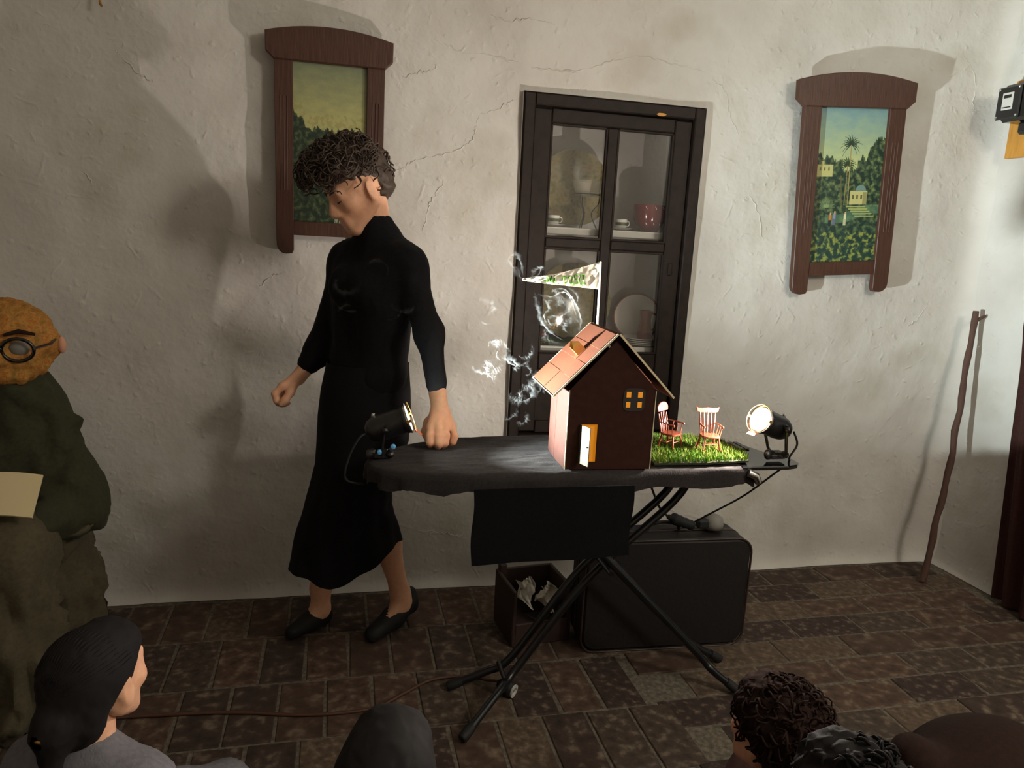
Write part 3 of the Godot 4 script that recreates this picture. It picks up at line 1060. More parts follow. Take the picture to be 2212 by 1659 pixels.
	var wc := win.get_center()
	for k in 24:
		var a := TAU * k / 24.0
		var q := Vector2(signf(cos(a)) * pow(absf(cos(a)), 0.45), signf(sin(a)) * pow(absf(sin(a)), 0.45))
		wr.append(wc + q * 0.032)
	var w_ := put("window", Geo.new().extrude(wr, 0.0012, Transform3D(Basis(), Vector3(0, 0, zf + 0.0002))), M.window_card, o, "dark square window surround")
	for i in 2:
		for j in 2:
			put("pane", Geo.new().box(Vector3(wc.x + (i - 0.5) * 0.033, wc.y + (j - 0.5) * 0.028, zf + 0.0016), Vector3(0.012 + 0.001 * j, 0.0155, 0.0008), 0.0), M.amber_pane, w_)
	# flag pole and pennant
	var px := 0.004
	var pz := -0.105
	var pole := put("flag_pole", Geo.new().tube([Vector3(px, ap - 0.02, pz), Vector3(px - 0.004, 0.562, pz)], 0.003, 8), M.paper, o)
	var cr := noise(22.0, 8, 2)
	var fs := func(u: float, w: float) -> Vector3:
		var x := px - 0.004 - 0.228 * u
		var yt := lerpf(0.562, 0.505, u) - 0.006 * sin(u * PI)
		var yb := lerpf(0.482, 0.498, u)
		return Vector3(x, lerpf(yt, yb, w), pz + 0.02 * sin(u * 3.0) * u + cr.get_noise_2d(u * 0.5, w * 0.12) * 0.006)
	var flag := put("pennant", Geo.new().slab(36, 8, fs, 0.0008), M.paper, pole, "crumpled white paper pennant")
	# the hand-written words, as pen strokes lying on the paper
	var strokes := [
		[Vector2(0.70, 0.85), Vector2(0.69, 0.15), Vector2(0.665, 0.7), Vector2(0.64, 0.15), Vector2(0.63, 0.85)],
		[Vector2(0.60, 0.4), Vector2(0.60, 0.85)], [Vector2(0.602, 0.18), Vector2(0.598, 0.22)],
		[Vector2(0.44, 0.42), Vector2(0.475, 0.36), Vector2(0.485, 0.6), Vector2(0.465, 0.85), Vector2(0.435, 0.78)],
		[Vector2(0.365, 0.4), Vector2(0.405, 0.38), Vector2(0.415, 0.65), Vector2(0.395, 0.85), Vector2(0.37, 0.75), Vector2(0.365, 0.4), Vector2(0.36, 0.8), Vector2(0.345, 0.85)],
		[Vector2(0.285, 0.35), Vector2(0.325, 0.32), Vector2(0.33, 0.5), Vector2(0.29, 0.62), Vector2(0.285, 0.8), Vector2(0.33, 0.85)],
		[Vector2(0.205, 0.4), Vector2(0.25, 0.35), Vector2(0.262, 0.65), Vector2(0.24, 0.88), Vector2(0.21, 0.75), Vector2(0.205, 0.4), Vector2(0.2, 0.82), Vector2(0.175, 0.85)]]
	for st in strokes:
		var p := []
		for q in st:
			var w: Vector3 = fs.call(q.x, q.y)
			p.append(w + Vector3(0, 0, 0.0012))
		put("pen_stroke", Geo.new().tube(smooth(p, 4), 0.0026, 5, true, 0.6), M.green_ink, flag)

# ---------------------------------------------------------------- grass mat and tiny chairs
func lawn() -> void:
	var o := thing("grass_mat", "patch of bright green artificial grass on the ironing board", "grass mat", Vector3(1.035, 0.795, 0.80))
	var outline := PackedVector2Array([Vector2(-0.158, -0.125), Vector2(0.02, -0.145), Vector2(0.13, -0.13), Vector2(0.165, -0.06), Vector2(0.17, 0.06), Vector2(0.145, 0.125), Vector2(0.0, 0.14), Vector2(-0.158, 0.135)])
	put("backing", Geo.new().extrude(outline, 0.006, Transform3D(Basis(Vector3(1, 0, 0), Vector3(0, 0, 1), Vector3(0, -1, 0)), Vector3(0, 0.006, 0))), M.turf_base, o)
	var g := Geo.new()
	var patch := noise(9.0, 14, 2)
	var n := 0
	while n < 5200:
		var q := Vector2(rng.randf_range(-0.175, 0.18), rng.randf_range(-0.15, 0.145))
		if not Geometry2D.is_point_in_polygon(q, outline):
			continue
		n += 1
		var h := rng.randf_range(0.012, 0.024)
		var a := rng.randf() * TAU
		var lean := Vector3(cos(a), 0, sin(a)) * rng.randf_range(0.002, 0.013)
		var b := Vector3(q.x, 0.004, q.y)
		var w := Vector3(-sin(a), 0, cos(a)) * 0.0011
		var c := Color(0.06, 0.13, 0.018).lerp(Color(0.14, 0.18, 0.03), clampf(rng.randf() * 0.7 + patch.get_noise_2d(q.x, q.y) * 0.5, 0.0, 1.0))
		if rng.randf() < 0.12:
			c = Color(0.15, 0.12, 0.045)
		var m := b + lean * 0.4 + Vector3(0, h * 0.6, 0)
		var t := b + lean + Vector3(0, h, 0)
		g.quad(b - w, b + w, m + w * 0.8, m - w * 0.8)
		g.tri(m - w * 0.8, m + w * 0.8, t)
		for k in 7:
			g.col.append(c)
	put("grass_blades", g, M.grass_blade, o).set_meta("kind", "stuff")
	mini_chair("tiny red-brown wooden armchair with a rounded back, nearest the card house", Vector3(0.985, 0.808, 0.80), 0.6, true)
	mini_chair("tiny red-brown rocking chair with a flared top rail, beside the lit lamp", Vector3(1.095, 0.809, 0.835), -0.12, false)

func mini_chair(label: String, at: Vector3, turn: float, rounded: bool) -> void:
	# faces local +z
	var o := thing("miniature_chair", label, "toy chair", at, "miniature chairs on the grass mat")
	o.rotation.y = turn
	var m: Material = M.miniature_wood
	var sh := 0.044
	var seat := PackedVector2Array()
	for k in 20:
		var a := TAU * k / 20.0
		seat.append(Vector2(signf(cos(a)) * pow(absf(cos(a)), 0.6) * 0.029, signf(sin(a)) * pow(absf(sin(a)), 0.6) * 0.027))
	put("seat", Geo.new().extrude(seat, 0.006, Transform3D(Basis(Vector3(1, 0, 0), Vector3(0, 0, 1), Vector3(0, -1, 0)), Vector3(0, sh + 0.003, 0)), 0.0012), m, o)
	for sx in [-1, 1]:
		for sz in [-1, 1]:
			put("leg", Geo.new().tube([Vector3(sx * 0.021, sh, sz * 0.019), Vector3(sx * 0.0235, sh * 0.5, sz * 0.022), Vector3(sx * 0.026, 0.004, sz * 0.025)], [0.0024, 0.0034, 0.0022], 8), m, o)
	put("stretcher", Geo.new().tube([Vector3(-0.024, sh * 0.45, 0.0), Vector3(0.024, sh * 0.45, 0.0)], 0.0014, 6), m, o)
	put("front_rail", Geo.new().tube([Vector3(-0.023, sh * 0.5, 0.0225), Vector3(0.023, sh * 0.5, 0.0225)], 0.0014, 6), m, o)
	for s in [-1, 1]:
		put("side_rail", Geo.new().tube([Vector3(s * 0.0235, sh * 0.42, -0.022), Vector3(s * 0.0235, sh * 0.42, 0.022)], 0.0014, 6), m, o)
		if not rounded:
			var p := []
			for k in 9:
				var u := k / 8.0 * 2.0 - 1.0
				p.append(Vector3(s * 0.026, 0.002 + 0.008 * u * u, u * 0.044))
			put("rocker", Geo.new().tube(p, 0.0026, 6, true, 0.6), m, o)
	var th := 0.122
	var back := Vector3(0, th, -0.038)
	for k in 5:
		var u := (k - 2) / 2.0
		var b := Vector3(u * 0.020, sh + 0.003, -0.023)
		var t := Vector3(u * (0.0215 if rounded else 0.0245), th - (0.016 if rounded else 0.006) * (1.0 + (u * u * 0.3 if rounded else 0.0)), back.z + 0.002)
		put("spindle", Geo.new().tube([b, b.lerp(t, 0.35), b.lerp(t, 0.6), t], [0.0017, 0.0031, 0.0028, 0.0016], 8), m, o)
	var cr := PackedVector2Array()
	if rounded:
		for k in 13:
			var a := PI * k / 12.0
			cr.append(Vector2(cos(a) * 0.029, sin(a) * 0.018 + 0.004))
		cr.append(Vector2(-0.027, -0.006))
		cr.append(Vector2(0.027, -0.006))
	else:
		for q in [Vector2(-0.037, 0.012), Vector2(-0.033, -0.003), Vector2(-0.024, -0.006), Vector2(0.024, -0.006), Vector2(0.033, -0.003), Vector2(0.037, 0.012), Vector2(0.030, 0.009), Vector2(0.018, 0.008), Vector2(0.0, 0.0105), Vector2(-0.018, 0.008), Vector2(-0.030, 0.009)]:
			cr.append(q)
	put("top_rail", Geo.new().extrude(cr, 0.005, Transform3D(Basis.from_euler(Vector3(-0.16, 0, 0)), Vector3(0, th - 0.009, back.z - 0.001)), 0.001), m, o)
	for s in [-1, 1]:
		var arm := put("arm", Geo.new().tube([Vector3(s * 0.024, sh + 0.034, -0.030), Vector3(s * 0.029, sh + 0.033, -0.004), Vector3(s * 0.029, sh + 0.032, 0.02)], [0.0026, 0.003, 0.0036], 8, true, 0.7), m, o)
		put("arm_knob", Geo.new().ball(Vector3(s * 0.029, sh + 0.031, 0.023), Vector3.ONE * 0.0042, Basis.IDENTITY, 10, 8), m, arm)
		for k in 3:
			var z: float = [-0.012, 0.004, 0.018][k]
			put("arm_post", Geo.new().tube([Vector3(s * 0.024, sh + 0.002, z), Vector3(s * 0.029, sh + 0.031, z + 0.001)], 0.0015, 6), m, arm)

# ---------------------------------------------------------------- things under the board
func suitcases() -> void:
	var o := thing("suitcase", "dark brown suitcase with rounded corners standing under the ironing board", "suitcase", Vector3(1.135, 0.0, 0.50))
	o.rotation.y = -0.04
	var w := 0.305
	var h := 0.41
	var r := 0.055
	var outline := PackedVector2Array()
	for c in [[w - r, r, -90], [w - r, h - r, 0], [-w + r, h - r, 90], [-w + r, r, 180]]:
		for k in 7:
			var a := deg_to_rad(c[2] + 15.0 * k)
			outline.append(Vector2(c[0] + cos(a) * r, c[1] + sin(a) * r))
	put("front_shell", Geo.new().extrude(outline, 0.085, Transform3D(Basis(), Vector3(0, 0.002, 0.006)), 0.012), M.suitcase_hide, o)
	put("back_shell", Geo.new().extrude(outline, 0.065, Transform3D(Basis(), Vector3(0, 0.002, -0.066)), 0.012), M.suitcase_hide, o)
	var inner := PackedVector2Array()
	for q in outline:
		inner.append(Vector2(q.x * 1.006, (q.y - h * 0.5) * 1.008 + h * 0.5))
	put("metal_rim", Geo.new().extrude(inner, 0.010, Transform3D(Basis(), Vector3(0, 0.002, -0.002)), 0.002), M.suitcase_trim, o)
	put("edge_piping", Geo.new().tube(loop(outline, 0.088), 0.004, 6), M.suitcase_trim, o)
	var hd := []
	for k in 13:
		var a := PI * k / 12.0
		hd.append(Vector3(-0.06 * cos(a), h + 0.006 + 0.028 * pow(sin(a), 0.6), 0.004))
	put("handle", Geo.new().tube(hd, 0.007, 8), M.suitcase_hide, o)
	for s in [-1, 1]:
		put("latch", Geo.new().box(Vector3(s * 0.19, h + 0.004, 0.004), Vector3(0.05, 0.006, 0.03), 0.002), M.brass, o)
	# open wooden box beside it with crumpled paper
	o = thing("wooden_box", "low dark wooden box left of the suitcase, open at the top", "box", Vector3(0.695, 0.0, 0.40))
	o.rotation.y = 0.12
	put("bottom", Geo.new().box(Vector3(0, 0.012, 0), Vector3(0.22, 0.018, 0.20), 0.002), M.wood_box, o)
	for s in [-1, 1]:
		put("end_board", Geo.new().box(Vector3(s * 0.105, 0.11, 0), Vector3(0.014, 0.20, 0.20), 0.003), M.wood_box, o)
	put("back_board", Geo.new().box(Vector3(0, 0.11, -0.095), Vector3(0.20, 0.20, 0.012), 0.003), M.wood_box, o)
	put("front_board", Geo.new().box(Vector3(0, 0.05, 0.095), Vector3(0.20, 0.075, 0.012), 0.003), M.wood_box, o)
	put("corner_post", Geo.new().box(Vector3(-0.092, 0.12, -0.08), Vector3(0.028, 0.235, 0.028), 0.004), M.wood_box, o)
	var cr := noise(12.0, 6, 3)
	for k in 2:
		var c := Vector3([0.662, 0.742][k], [0.155, 0.145][k], [0.40, 0.425][k])
		var s: float = [0.045, 0.042][k]
		var sheet := Geo.new().slab(14, 14, func(u, v): return c + Vector3((u - 0.5) * 1.5 * s + 0.012 * sin(v * 6.0), (0.5 - v) * 2.1 * s + 0.25 * s * sin(u * 4.0 + k), 0.03 * sin(u * 5.0 + v * 3.0 + k) + 0.03 * cr.get_noise_3d(u * 0.3, v * 0.3, k)), 0.0008)
		single("paper_sheet", sheet, M.paper, ["crumpled white paper sheet sticking up at the left of the wooden box", "crumpled white paper sheet in the wooden box against the suitcase"][k], "paper", "paper sheets in the wooden box")
	single("black_lead", Geo.new().tube(smooth([Vector3(0.66, 0.10, 0.475), Vector3(0.69, 0.095, 0.50), Vector3(0.735, 0.095, 0.51), Vector3(0.77, 0.10, 0.50), Vector3(0.775, 0.13, 0.47)]), 0.0035, 7), M.black_rubber, "short black lead lying across the paper in the wooden box", "cable")
	# plug connectors on top of the suitcase
	o = thing("cable_connector", "black ribbed cable connector lying on top of the suitcase", "connector", Vector3(1.15, 0.470, 0.535))
	var ax := Vector3(1, -0.38, 0.0).normalized()
	var pr := []
	for k in 9:
		pr.append(Vector2(0.019 + (0.003 if k % 2 else 0.0) - 0.0005 * k, k * 0.011))
	put("body", Geo.new().lathe([Vector2(0.001, -0.02), Vector2(0.008, -0.019), Vector2(0.012, -0.004)] + pr + [Vector2(0.001, 0.095)], 16, aim(Vector3.ZERO, ax)), M.black_rubber, o)
	put("lead", Geo.new().tube(smooth([Vector3(-0.018, 0.007, 0), Vector3(-0.06, 0.05, 0.01), Vector3(-0.10, 0.12, 0.03), Vector3(-0.16, 0.22, 0.06)]), 0.004, 7), M.black_rubber, o)
	o = thing("plug_adapter", "grey rounded plug adapter on top of the suitcase near its right end", "adapter", Vector3(1.318, 0.424, 0.52))
	put("housing", Geo.new().lathe([Vector2(0.001, 0.048), Vector2(0.02, 0.046), Vector2(0.034, 0.036), Vector2(0.038, 0.018), Vector2(0.038, 0.0), Vector2(0.001, 0.0)], 18), M.grey_plastic, o)
	put("plug_body", Geo.new().box(Vector3(-0.045, 0.02, 0.01), Vector3(0.05, 0.034, 0.03), 0.008), M.black_rubber, o)
	# extension lead over the floor
	single("extension_cord", Geo.new().tube(smooth([Vector3(-0.64, 0.006, 0.72), Vector3(-0.551, 0.006, 0.723), Vector3(-0.297, 0.006, 0.745), Vector3(-0.087, 0.006, 0.789), Vector3(0.1, 0.006, 0.789), Vector3(0.201, 0.006, 0.73), Vector3(0.295, 0.006, 0.669), Vector3(0.399, 0.012, 0.672), Vector3(0.47, 0.02, 0.715), Vector3(0.505, 0.03, 0.745)]), 0.005, 8), M.brown_cable, "brown extension cord running across the floor to the board's legs", "cord")
	o = thing("floor_socket", "black coupling with a pale round end on the floor by the board's feet", "socket", Vector3(0.505, 0.027, 0.755))
	var d := Vector3(0.55, -0.1, 0.5).normalized()
	put("coupling", Geo.new().lathe([Vector2(0.001, -0.012), Vector2(0.01, -0.01), Vector2(0.024, 0.006), Vector2(0.026, 0.035), Vector2(0.022, 0.045), Vector2(0.001, 0.045)], 18, aim(Vector3.ZERO, d)), M.black_rubber, o)
	put("face", Geo.new().lathe([Vector2(0.012, 0.046), Vector2(0.02, 0.046), Vector2(0.021, 0.052), Vector2(0.013, 0.052), Vector2(0.012, 0.046)], 20, aim(Vector3.ZERO, d), true), M.white_plastic, o, "pale plastic ring")

func loop(p: PackedVector2Array, z: float) -> Array:
	var out := []
	for q in p:
		out.append(Vector3(q.x, q.y, z))
	out.append(out[0])
	return out

# ---------------------------------------------------------------- pictures
func stroke(im: Image, a: Vector2, b: Vector2, w: float, c: Color) -> void:
	var n := int((b - a).length() * 1.5) + 1
	for i in n + 1:
		var p := a.lerp(b, float(i) / n)
		var r := int(ceil(w))
		for dy in range(-r, r + 1):
			for dx in range(-r, r + 1):
				if Vector2(dx, dy).length() <= w:
					var x := int(p.x) + dx
					var y := int(p.y) + dy
					if x >= 0 and y >= 0 and x < im.get_width() and y < im.get_height():
						im.set_pixel(x, y, c)

func palm(im: Image, foot: Vector2, crown: Vector2, size: float, c: Color, trunk: Color) -> void:
	stroke(im, foot, crown, 1.6, trunk)
	for k in 15:
		var a := PI + PI * 1.5 * (k / 14.0 - 0.166)
		var d := Vector2(cos(a), sin(a)) * size * rng.randf_range(0.75, 1.0)
		var m := crown + d * 0.6
		stroke(im, crown, m, 1.3, c)
		stroke(im, m, crown + d + Vector2(0, size * 0.22), 0.8, c.lightened(0.08))

func landscape(oriental: bool) -> ImageTexture:
	var w := 224
	var h := 440
	var im := Image.create(w, h, false, Image.FORMAT_RGB8)
	var n := noise(0.02, 5 if oriental else 9, 4)
	var leaf := noise(0.05, 6, 6)
	var fine := noise(0.3, 7, 2)
	for y in h:
		for x in w:
			var v := float(y) / h
			var u := float(x) / w
			var cl := n.get_noise_2d(x, y * 2.0)
			var c: Color
			if oriental:
				c = rgb(112, 146, 148).lerp(rgb(172, 180, 122), clampf((v + cl * 0.08) / 0.36, 0.0, 1.0))
				var edge := 0.34 - 0.10 * absf(u - 0.45) - 0.05 * leaf.get_noise_1d(x * 1.3) + (0.06 if u > 0.4 and u < 0.62 else 0.0)
				if u > 0.76:
					edge -= 0.10 * clampf((u - 0.76) / 0.1, 0.0, 1.0)
				if v > edge:
					var t := leaf.get_noise_2d(x, y) * 0.5 + 0.5
					c = rgb(22, 42, 34).lerp(rgb(112, 126, 74), clampf((t - 0.36) * 2.2, 0.0, 1.0))
					c = c.lerp(rgb(34, 66, 62), clampf((v - 0.62) * 1.2, 0.0, 0.45))
					if v > 0.62 and v < 0.74 and u > 0.2 and absf(v - 0.68 - 0.04 * sin(u * 5.0)) < 0.035:
						c = c.lerp(rgb(92, 128, 96), 0.6)
					if v > 0.8 and t > 0.52:
						c = c.lerp(rgb(150, 152, 58), clampf((t - 0.52) * 5.0, 0.0, 0.75))
			else:
				c = rgb(116, 124, 96).lerp(rgb(164, 162, 104), clampf((v + cl * 0.1) / 0.34, 0.0, 1.0))
				var edge := 0.40 + 0.05 * leaf.get_noise_1d(x * 1.2) - (0.12 * clampf((0.2 - u) / 0.2, 0.0, 1.0))
				if v > edge - 0.09 and v <= edge and leaf.get_noise_2d(x, y) > 0.05:
					c = c.lerp(rgb(138, 132, 78), 0.5)
				if v > edge:
					var t := leaf.get_noise_2d(x, y) * 0.5 + 0.5
					c = rgb(22, 38, 28).lerp(rgb(108, 118, 66), clampf((t - 0.42) * 1.8, 0.0, 1.0))
					if u > 0.56 and u < 0.74 and v > 0.78 and fine.get_noise_2d(x * 1.6, y * 0.12) > 0.0:
						c = rgb(190, 196, 170)
			c = c.lightened(0.05 * fine.get_noise_2d(x, y) + 0.03)
			im.set_pixel(x, y, c)
	if oriental:
		# walled building on the left, domed pavilion on the right, steps, palms and three small walkers
		im.fill_rect(Rect2i(6, 158, 52, 34), rgb(176, 172, 112))
		im.fill_rect(Rect2i(18, 148, 10, 12), rgb(166, 160, 104))
		for k in 3:
			im.fill_rect(Rect2i(14 + 14 * k, 166, 5, 9), rgb(96, 98, 62))
		im.fill_rect(Rect2i(122, 232, 58, 40), rgb(182, 176, 116))
		im.fill_rect(Rect2i(166, 236, 14, 36), rgb(140, 138, 90))
		for k in 3:
			im.fill_rect(Rect2i(130 + 14 * k, 244, 6, 12), rgb(88, 94, 62))
		for k in 18:
			var r := sqrt(maxf(0.0, 1.0 - pow(k / 18.0, 2.0))) * 18.0
			im.fill_rect(Rect2i(int(158 - r), 232 - k, int(2 * r), 1), rgb(104, 132, 126))
		for k in 5:
			im.fill_rect(Rect2i(112 + 8 * k, 276 + 7 * k, 66, 4), rgb(152, 160, 96))
		palm(im, Vector2(104, 272), Vector2(106, 158), 34.0, rgb(42, 60, 38), rgb(132, 122, 74))
		palm(im, Vector2(116, 268), Vector2(112, 100), 38.0, rgb(36, 56, 40), rgb(150, 136, 84))
		palm(im, Vector2(96, 274), Vector2(86, 186), 24.0, rgb(32, 52, 38), rgb(96, 92, 60))
		for k in 22:
			var a := PI + PI * k / 21.0
			stroke(im, Vector2(46, 280), Vector2(46, 280) + Vector2(cos(a), sin(a)) * rng.randf_range(18, 28), 0.9, rgb(124, 146, 98))
		for q in [[62, 302, rgb(196, 112, 48), rgb(36, 42, 50)], [76, 298, rgb(128, 130, 160), rgb(96, 98, 130)], [112, 300, rgb(206, 204, 166), rgb(178, 178, 140)]]:
			im.fill_rect(Rect2i(q[0] - 4, q[1], 8, 16), q[2])
			im.fill_rect(Rect2i(q[0] - 5, q[1] + 15, 9, 18), q[3])
			im.fill_rect(Rect2i(q[0] - 2, q[1] - 7, 5, 7), rgb(190, 160, 120))
	return ImageTexture.create_from_image(im)

func picture(label: String, at: Vector3, sx: float, sy: float, roll: float, wood: Material, print_tex: Texture2D, tilt: float) -> void:
	# origin: middle of the print
	var o := thing("framed_picture", label, "picture", at)
	o.rotation = Vector3(tilt, 0, roll)
	var S := func(x, y): return Vector2(x * sx, y * sy)
	var pw := 0.1235
	var ph := 0.264
	var t := Transform3D(Basis(), Vector3(0, 0, -0.014))
	for s in [-1.0, 1.0]:
		var p := PackedVector2Array([S.call(s * pw, ph + 0.02), S.call(s * (pw + 0.06), ph + 0.02), S.call(s * (pw + 0.058), -ph - 0.06)])
		for k in 7:
			var a := PI * 0.5 * k / 6.0
			p.append(S.call(s * (pw + 0.026 + 0.031 * cos(a)), -ph - 0.082 - 0.032 * sin(a)))
		p.append(S.call(s * (pw + 0.006), -ph - 0.112))
		p.append(S.call(s * pw, -ph - 0.10))
		var st := put("stile", Geo.new().extrude(p, 0.026, t, 0.002), wood, o)
		for k in 3:
			put("groove_bead", Geo.new().tube([Vector3((s * (pw + 0.019 + 0.011 * k)) * sx, 0.15 * sy, 0.0115), Vector3((s * (pw + 0.019 + 0.011 * k)) * sx, -0.16 * sy, 0.0115)], 0.0022, 6), wood, st)
	put("bottom_rail", Geo.new().extrude(PackedVector2Array([S.call(-pw, -ph - 0.048), S.call(pw, -ph - 0.048), S.call(pw, -ph), S.call(-pw, -ph)]), 0.024, t, 0.002), wood, o)
	var c := PackedVector2Array()
	for k in 15:
		var u := k / 14.0 * 2.0 - 1.0
		c.append(S.call(0.211 * u, ph + 0.086 + 0.028 * (1.0 - u * u)))
	c.append(S.call(0.210, ph + 0.024))
	c.append(S.call(0.196, ph + 0.012))
	c.append(S.call(0.184, ph))
	c.append(S.call(-0.184, ph))
	c.append(S.call(-0.196, ph + 0.012))
	c.append(S.call(-0.210, ph + 0.024))
	put("top_rail", Geo.new().extrude(c, 0.034, t, 0.003), wood, o)
	var m := StandardMaterial3D.new()
	m.resource_name = "print"
	m.albedo_texture = print_tex
	m.roughness = 0.35
	var g := Geo.new()
	var a := Vector3(-pw * sx, ph * sy, -0.002)
	var d := Vector3(pw * sx, -ph * sy, -0.002)
	g.quad(a, Vector3(d.x, a.y, a.z), d, Vector3(a.x, d.y, a.z))
	g.uv = PackedVector2Array([Vector2(0, 0), Vector2(1, 0), Vector2(1, 1), Vector2(0, 1)])
	put("print", g, m, o)
	put("backing", Geo.new().box(Vector3(0, 0, -0.008), Vector3(2.0 * pw * sx, 2.0 * ph * sy, 0.008), 0.0), wood, o)

func pictures() -> void:
	picture("dark carved wooden frame with a dim olive landscape behind the performer's head", Vector3(-0.031, 1.694, 0.040), 1.0, 1.0, 0.0, M.frame_wood, landscape(false), 0.02)
	picture("brown wooden frame with a landscape of palms and pale buildings, right of the cupboard", Vector3(2.045, 1.690, 0.040), 1.27, 1.16, 0.062, M.frame_wood, landscape(true), 0.02)

# ---------------------------------------------------------------- cupboard in the wall
func cupboard() -> void:
	var o := thing("wall_cupboard", "dark brown glazed cupboard built into the white wall, with four panes", "cupboard", Vector3(0.0, 0.0, 0.0))
	var x0 := 0.664
	var x1 := 1.392
	var y0 := 0.604
	var y1 := 1.942
	var m: Material = M.old_paint
	for s in [[x0 + 0.021, x0, y0], [x1 - 0.021, x1, y0]]:
		put("jamb", Geo.new().box(Vector3(s[0], (y0 + y1) * 0.5, -0.02), Vector3(0.042, y1 - y0, 0.07), 0.004), m, o)
	put("head_jamb", Geo.new().box(Vector3((x0 + x1) * 0.5, y1 - 0.021, -0.021), Vector3(x1 - x0 - 0.084, 0.042, 0.068), 0.004), m, o)
	put("sill", Geo.new().box(Vector3((x0 + x1) * 0.5, y0 + 0.016, -0.02), Vector3(x1 - x0 - 0.084, 0.032, 0.07), 0.004), m, o)
	# niche lining
	var g := Geo.new()
	g.box(Vector3((x0 + x1) * 0.5, 1.27, -0.345), Vector3(0.84, 1.5, 0.01), 0.0)
	put("niche_back", g, M.plaster, o)
	for y in [1.449, 0.975]:
		put("shelf", Geo.new().box(Vector3((x0 + x1) * 0.5, y, -0.20), Vector3(x1 - x0 + 0.002, 0.028, 0.27), 0.003), M.china, o, "pale painted shelf")
	# glazed door
	var d := put("door", Geo.new().box(Vector3(0.742, 1.27, -0.022), Vector3(0.069, 1.246, 0.034), 0.004), m, o)
	put("stile", Geo.new().box(Vector3(1.313, 1.27, -0.022), Vector3(0.071, 1.246, 0.034), 0.004), m, d)
	put("top_rail", Geo.new().box(Vector3(1.027, 1.871, -0.022), Vector3(0.50, 0.052, 0.032), 0.004), m, d)
	put("glazing_bar", Geo.new().box(Vector3(1.024, 1.40, -0.021), Vector3(0.042, 0.886, 0.03), 0.004), m, d)
	put("glazing_bar", Geo.new().box(Vector3(0.89, 1.402, -0.021), Vector3(0.225, 0.036, 0.03), 0.004), m, d)
	put("glazing_bar", Geo.new().box(Vector3(1.161, 1.402, -0.021), Vector3(0.231, 0.036, 0.03), 0.004), m, d)
	put("lock_rail", Geo.new().box(Vector3(1.027, 0.935, -0.022), Vector3(0.50, 0.066, 0.032), 0.004), m, d)
	put("bottom_panel", Geo.new().box(Vector3(1.027, 0.775, -0.028), Vector3(0.50, 0.25, 0.012), 0.0), m, d)
	put("bottom_rail", Geo.new().box(Vector3(1.027, 0.665, -0.022), Vector3(0.50, 0.05, 0.032), 0.004), m, d)
	for q in [[0.89, 1.632, 0.228, 0.424], [1.161, 1.632, 0.234, 0.424], [0.89, 1.176, 0.228, 0.414], [1.161, 1.176, 0.234, 0.414]]:
		# pane tilts are invented, to steer where the lamps reflect in the glass
		var lean := Vector3(0.039, 0.033, 0.0) if q[0] < 1.0 and q[1] < 1.3 else Vector3(0.034, 0.008, 0.0) if q[1] > 1.3 else Vector3(-0.006, 0.008, 0.0)
		put("pane", Geo.new().box(Vector3.ZERO, Vector3(q[2], q[3], 0.003), 0.0, Transform3D(Basis.from_euler(lean), Vector3(q[0], q[1], -0.026))), M.pane_glass, d)
		g = Geo.new()
		for s in [-1, 1]:
			g.box(Vector3(q[0] + s * (q[2] * 0.5 - 0.004), q[1], -0.0145), Vector3(0.009, q[3], 0.012), 0.002)
			g.box(Vector3(q[0], q[1] + s * (q[3] * 0.5 - 0.004), -0.0145), Vector3(q[2], 0.009, 0.012), 0.002)
		put("bead", g, m, d)
	put("latch", Geo.new().box(Vector3(1.306, 1.32, -0.003), Vector3(0.016, 0.05, 0.006), 0.002), M.old_paint, d)
	put("worn_patch", Geo.new().extrude(PackedVector2Array([Vector2(-0.02, 0), Vector2(-0.008, -0.006), Vector2(0.012, -0.005), Vector2(0.022, 0.001), Vector2(0.01, 0.006), Vector2(-0.01, 0.006)]), 0.001, Transform3D(Basis(), Vector3(1.205, 1.905, 0.0148))), M.board_wood, o, "patch where the paint has worn off to bare wood")
	# crockery behind the glass
	var up := Transform3D(Basis.from_euler(Vector3(PI * 0.5 - 0.16, 0, 0)), Vector3(0.955, 1.628, -0.245))
	o = thing("platter", "large round painted platter propped upright on the cupboard's top shelf", "platter")
	put("dish", Geo.new().lathe([Vector2(0.001, -0.010), Vector2(0.10, -0.008), Vector2(0.155, 0.012), Vector2(0.157, 0.016), Vector2(0.105, -0.002), Vector2(0.001, -0.004)], 40, up), M.painted_china, o)
	o = thing("wire_stand_dish", "glass dish on a thin black wire stand before the large platter", "dish", Vector3(0.985, 1.4635, -0.15))
	put("bowl", Geo.new().lathe([Vector2(0.001, 0.125), Vector2(0.03, 0.128), Vector2(0.055, 0.15), Vector2(0.066, 0.19), Vector2(0.063, 0.19), Vector2(0.052, 0.152), Vector2(0.001, 0.129)], 28), M.dish_glass, o)
	for k in 3:
		var a := TAU * k / 3.0 + 0.4
		var e := Vector3(cos(a), 0, sin(a))
		put("stand_leg", Geo.new().tube(smooth([e * 0.045, e * 0.02 + Vector3(0, 0.06, 0), e * 0.045 + Vector3(0, 0.10, 0), e * 0.05 + Vector3(0, 0.135, 0)]), 0.0022, 6), M.black_metal, o)
	put("stand_ring", Geo.new().tube(ring(Vector3(0, 0.137, 0), 0.052), 0.0022, 6), M.black_metal, o)
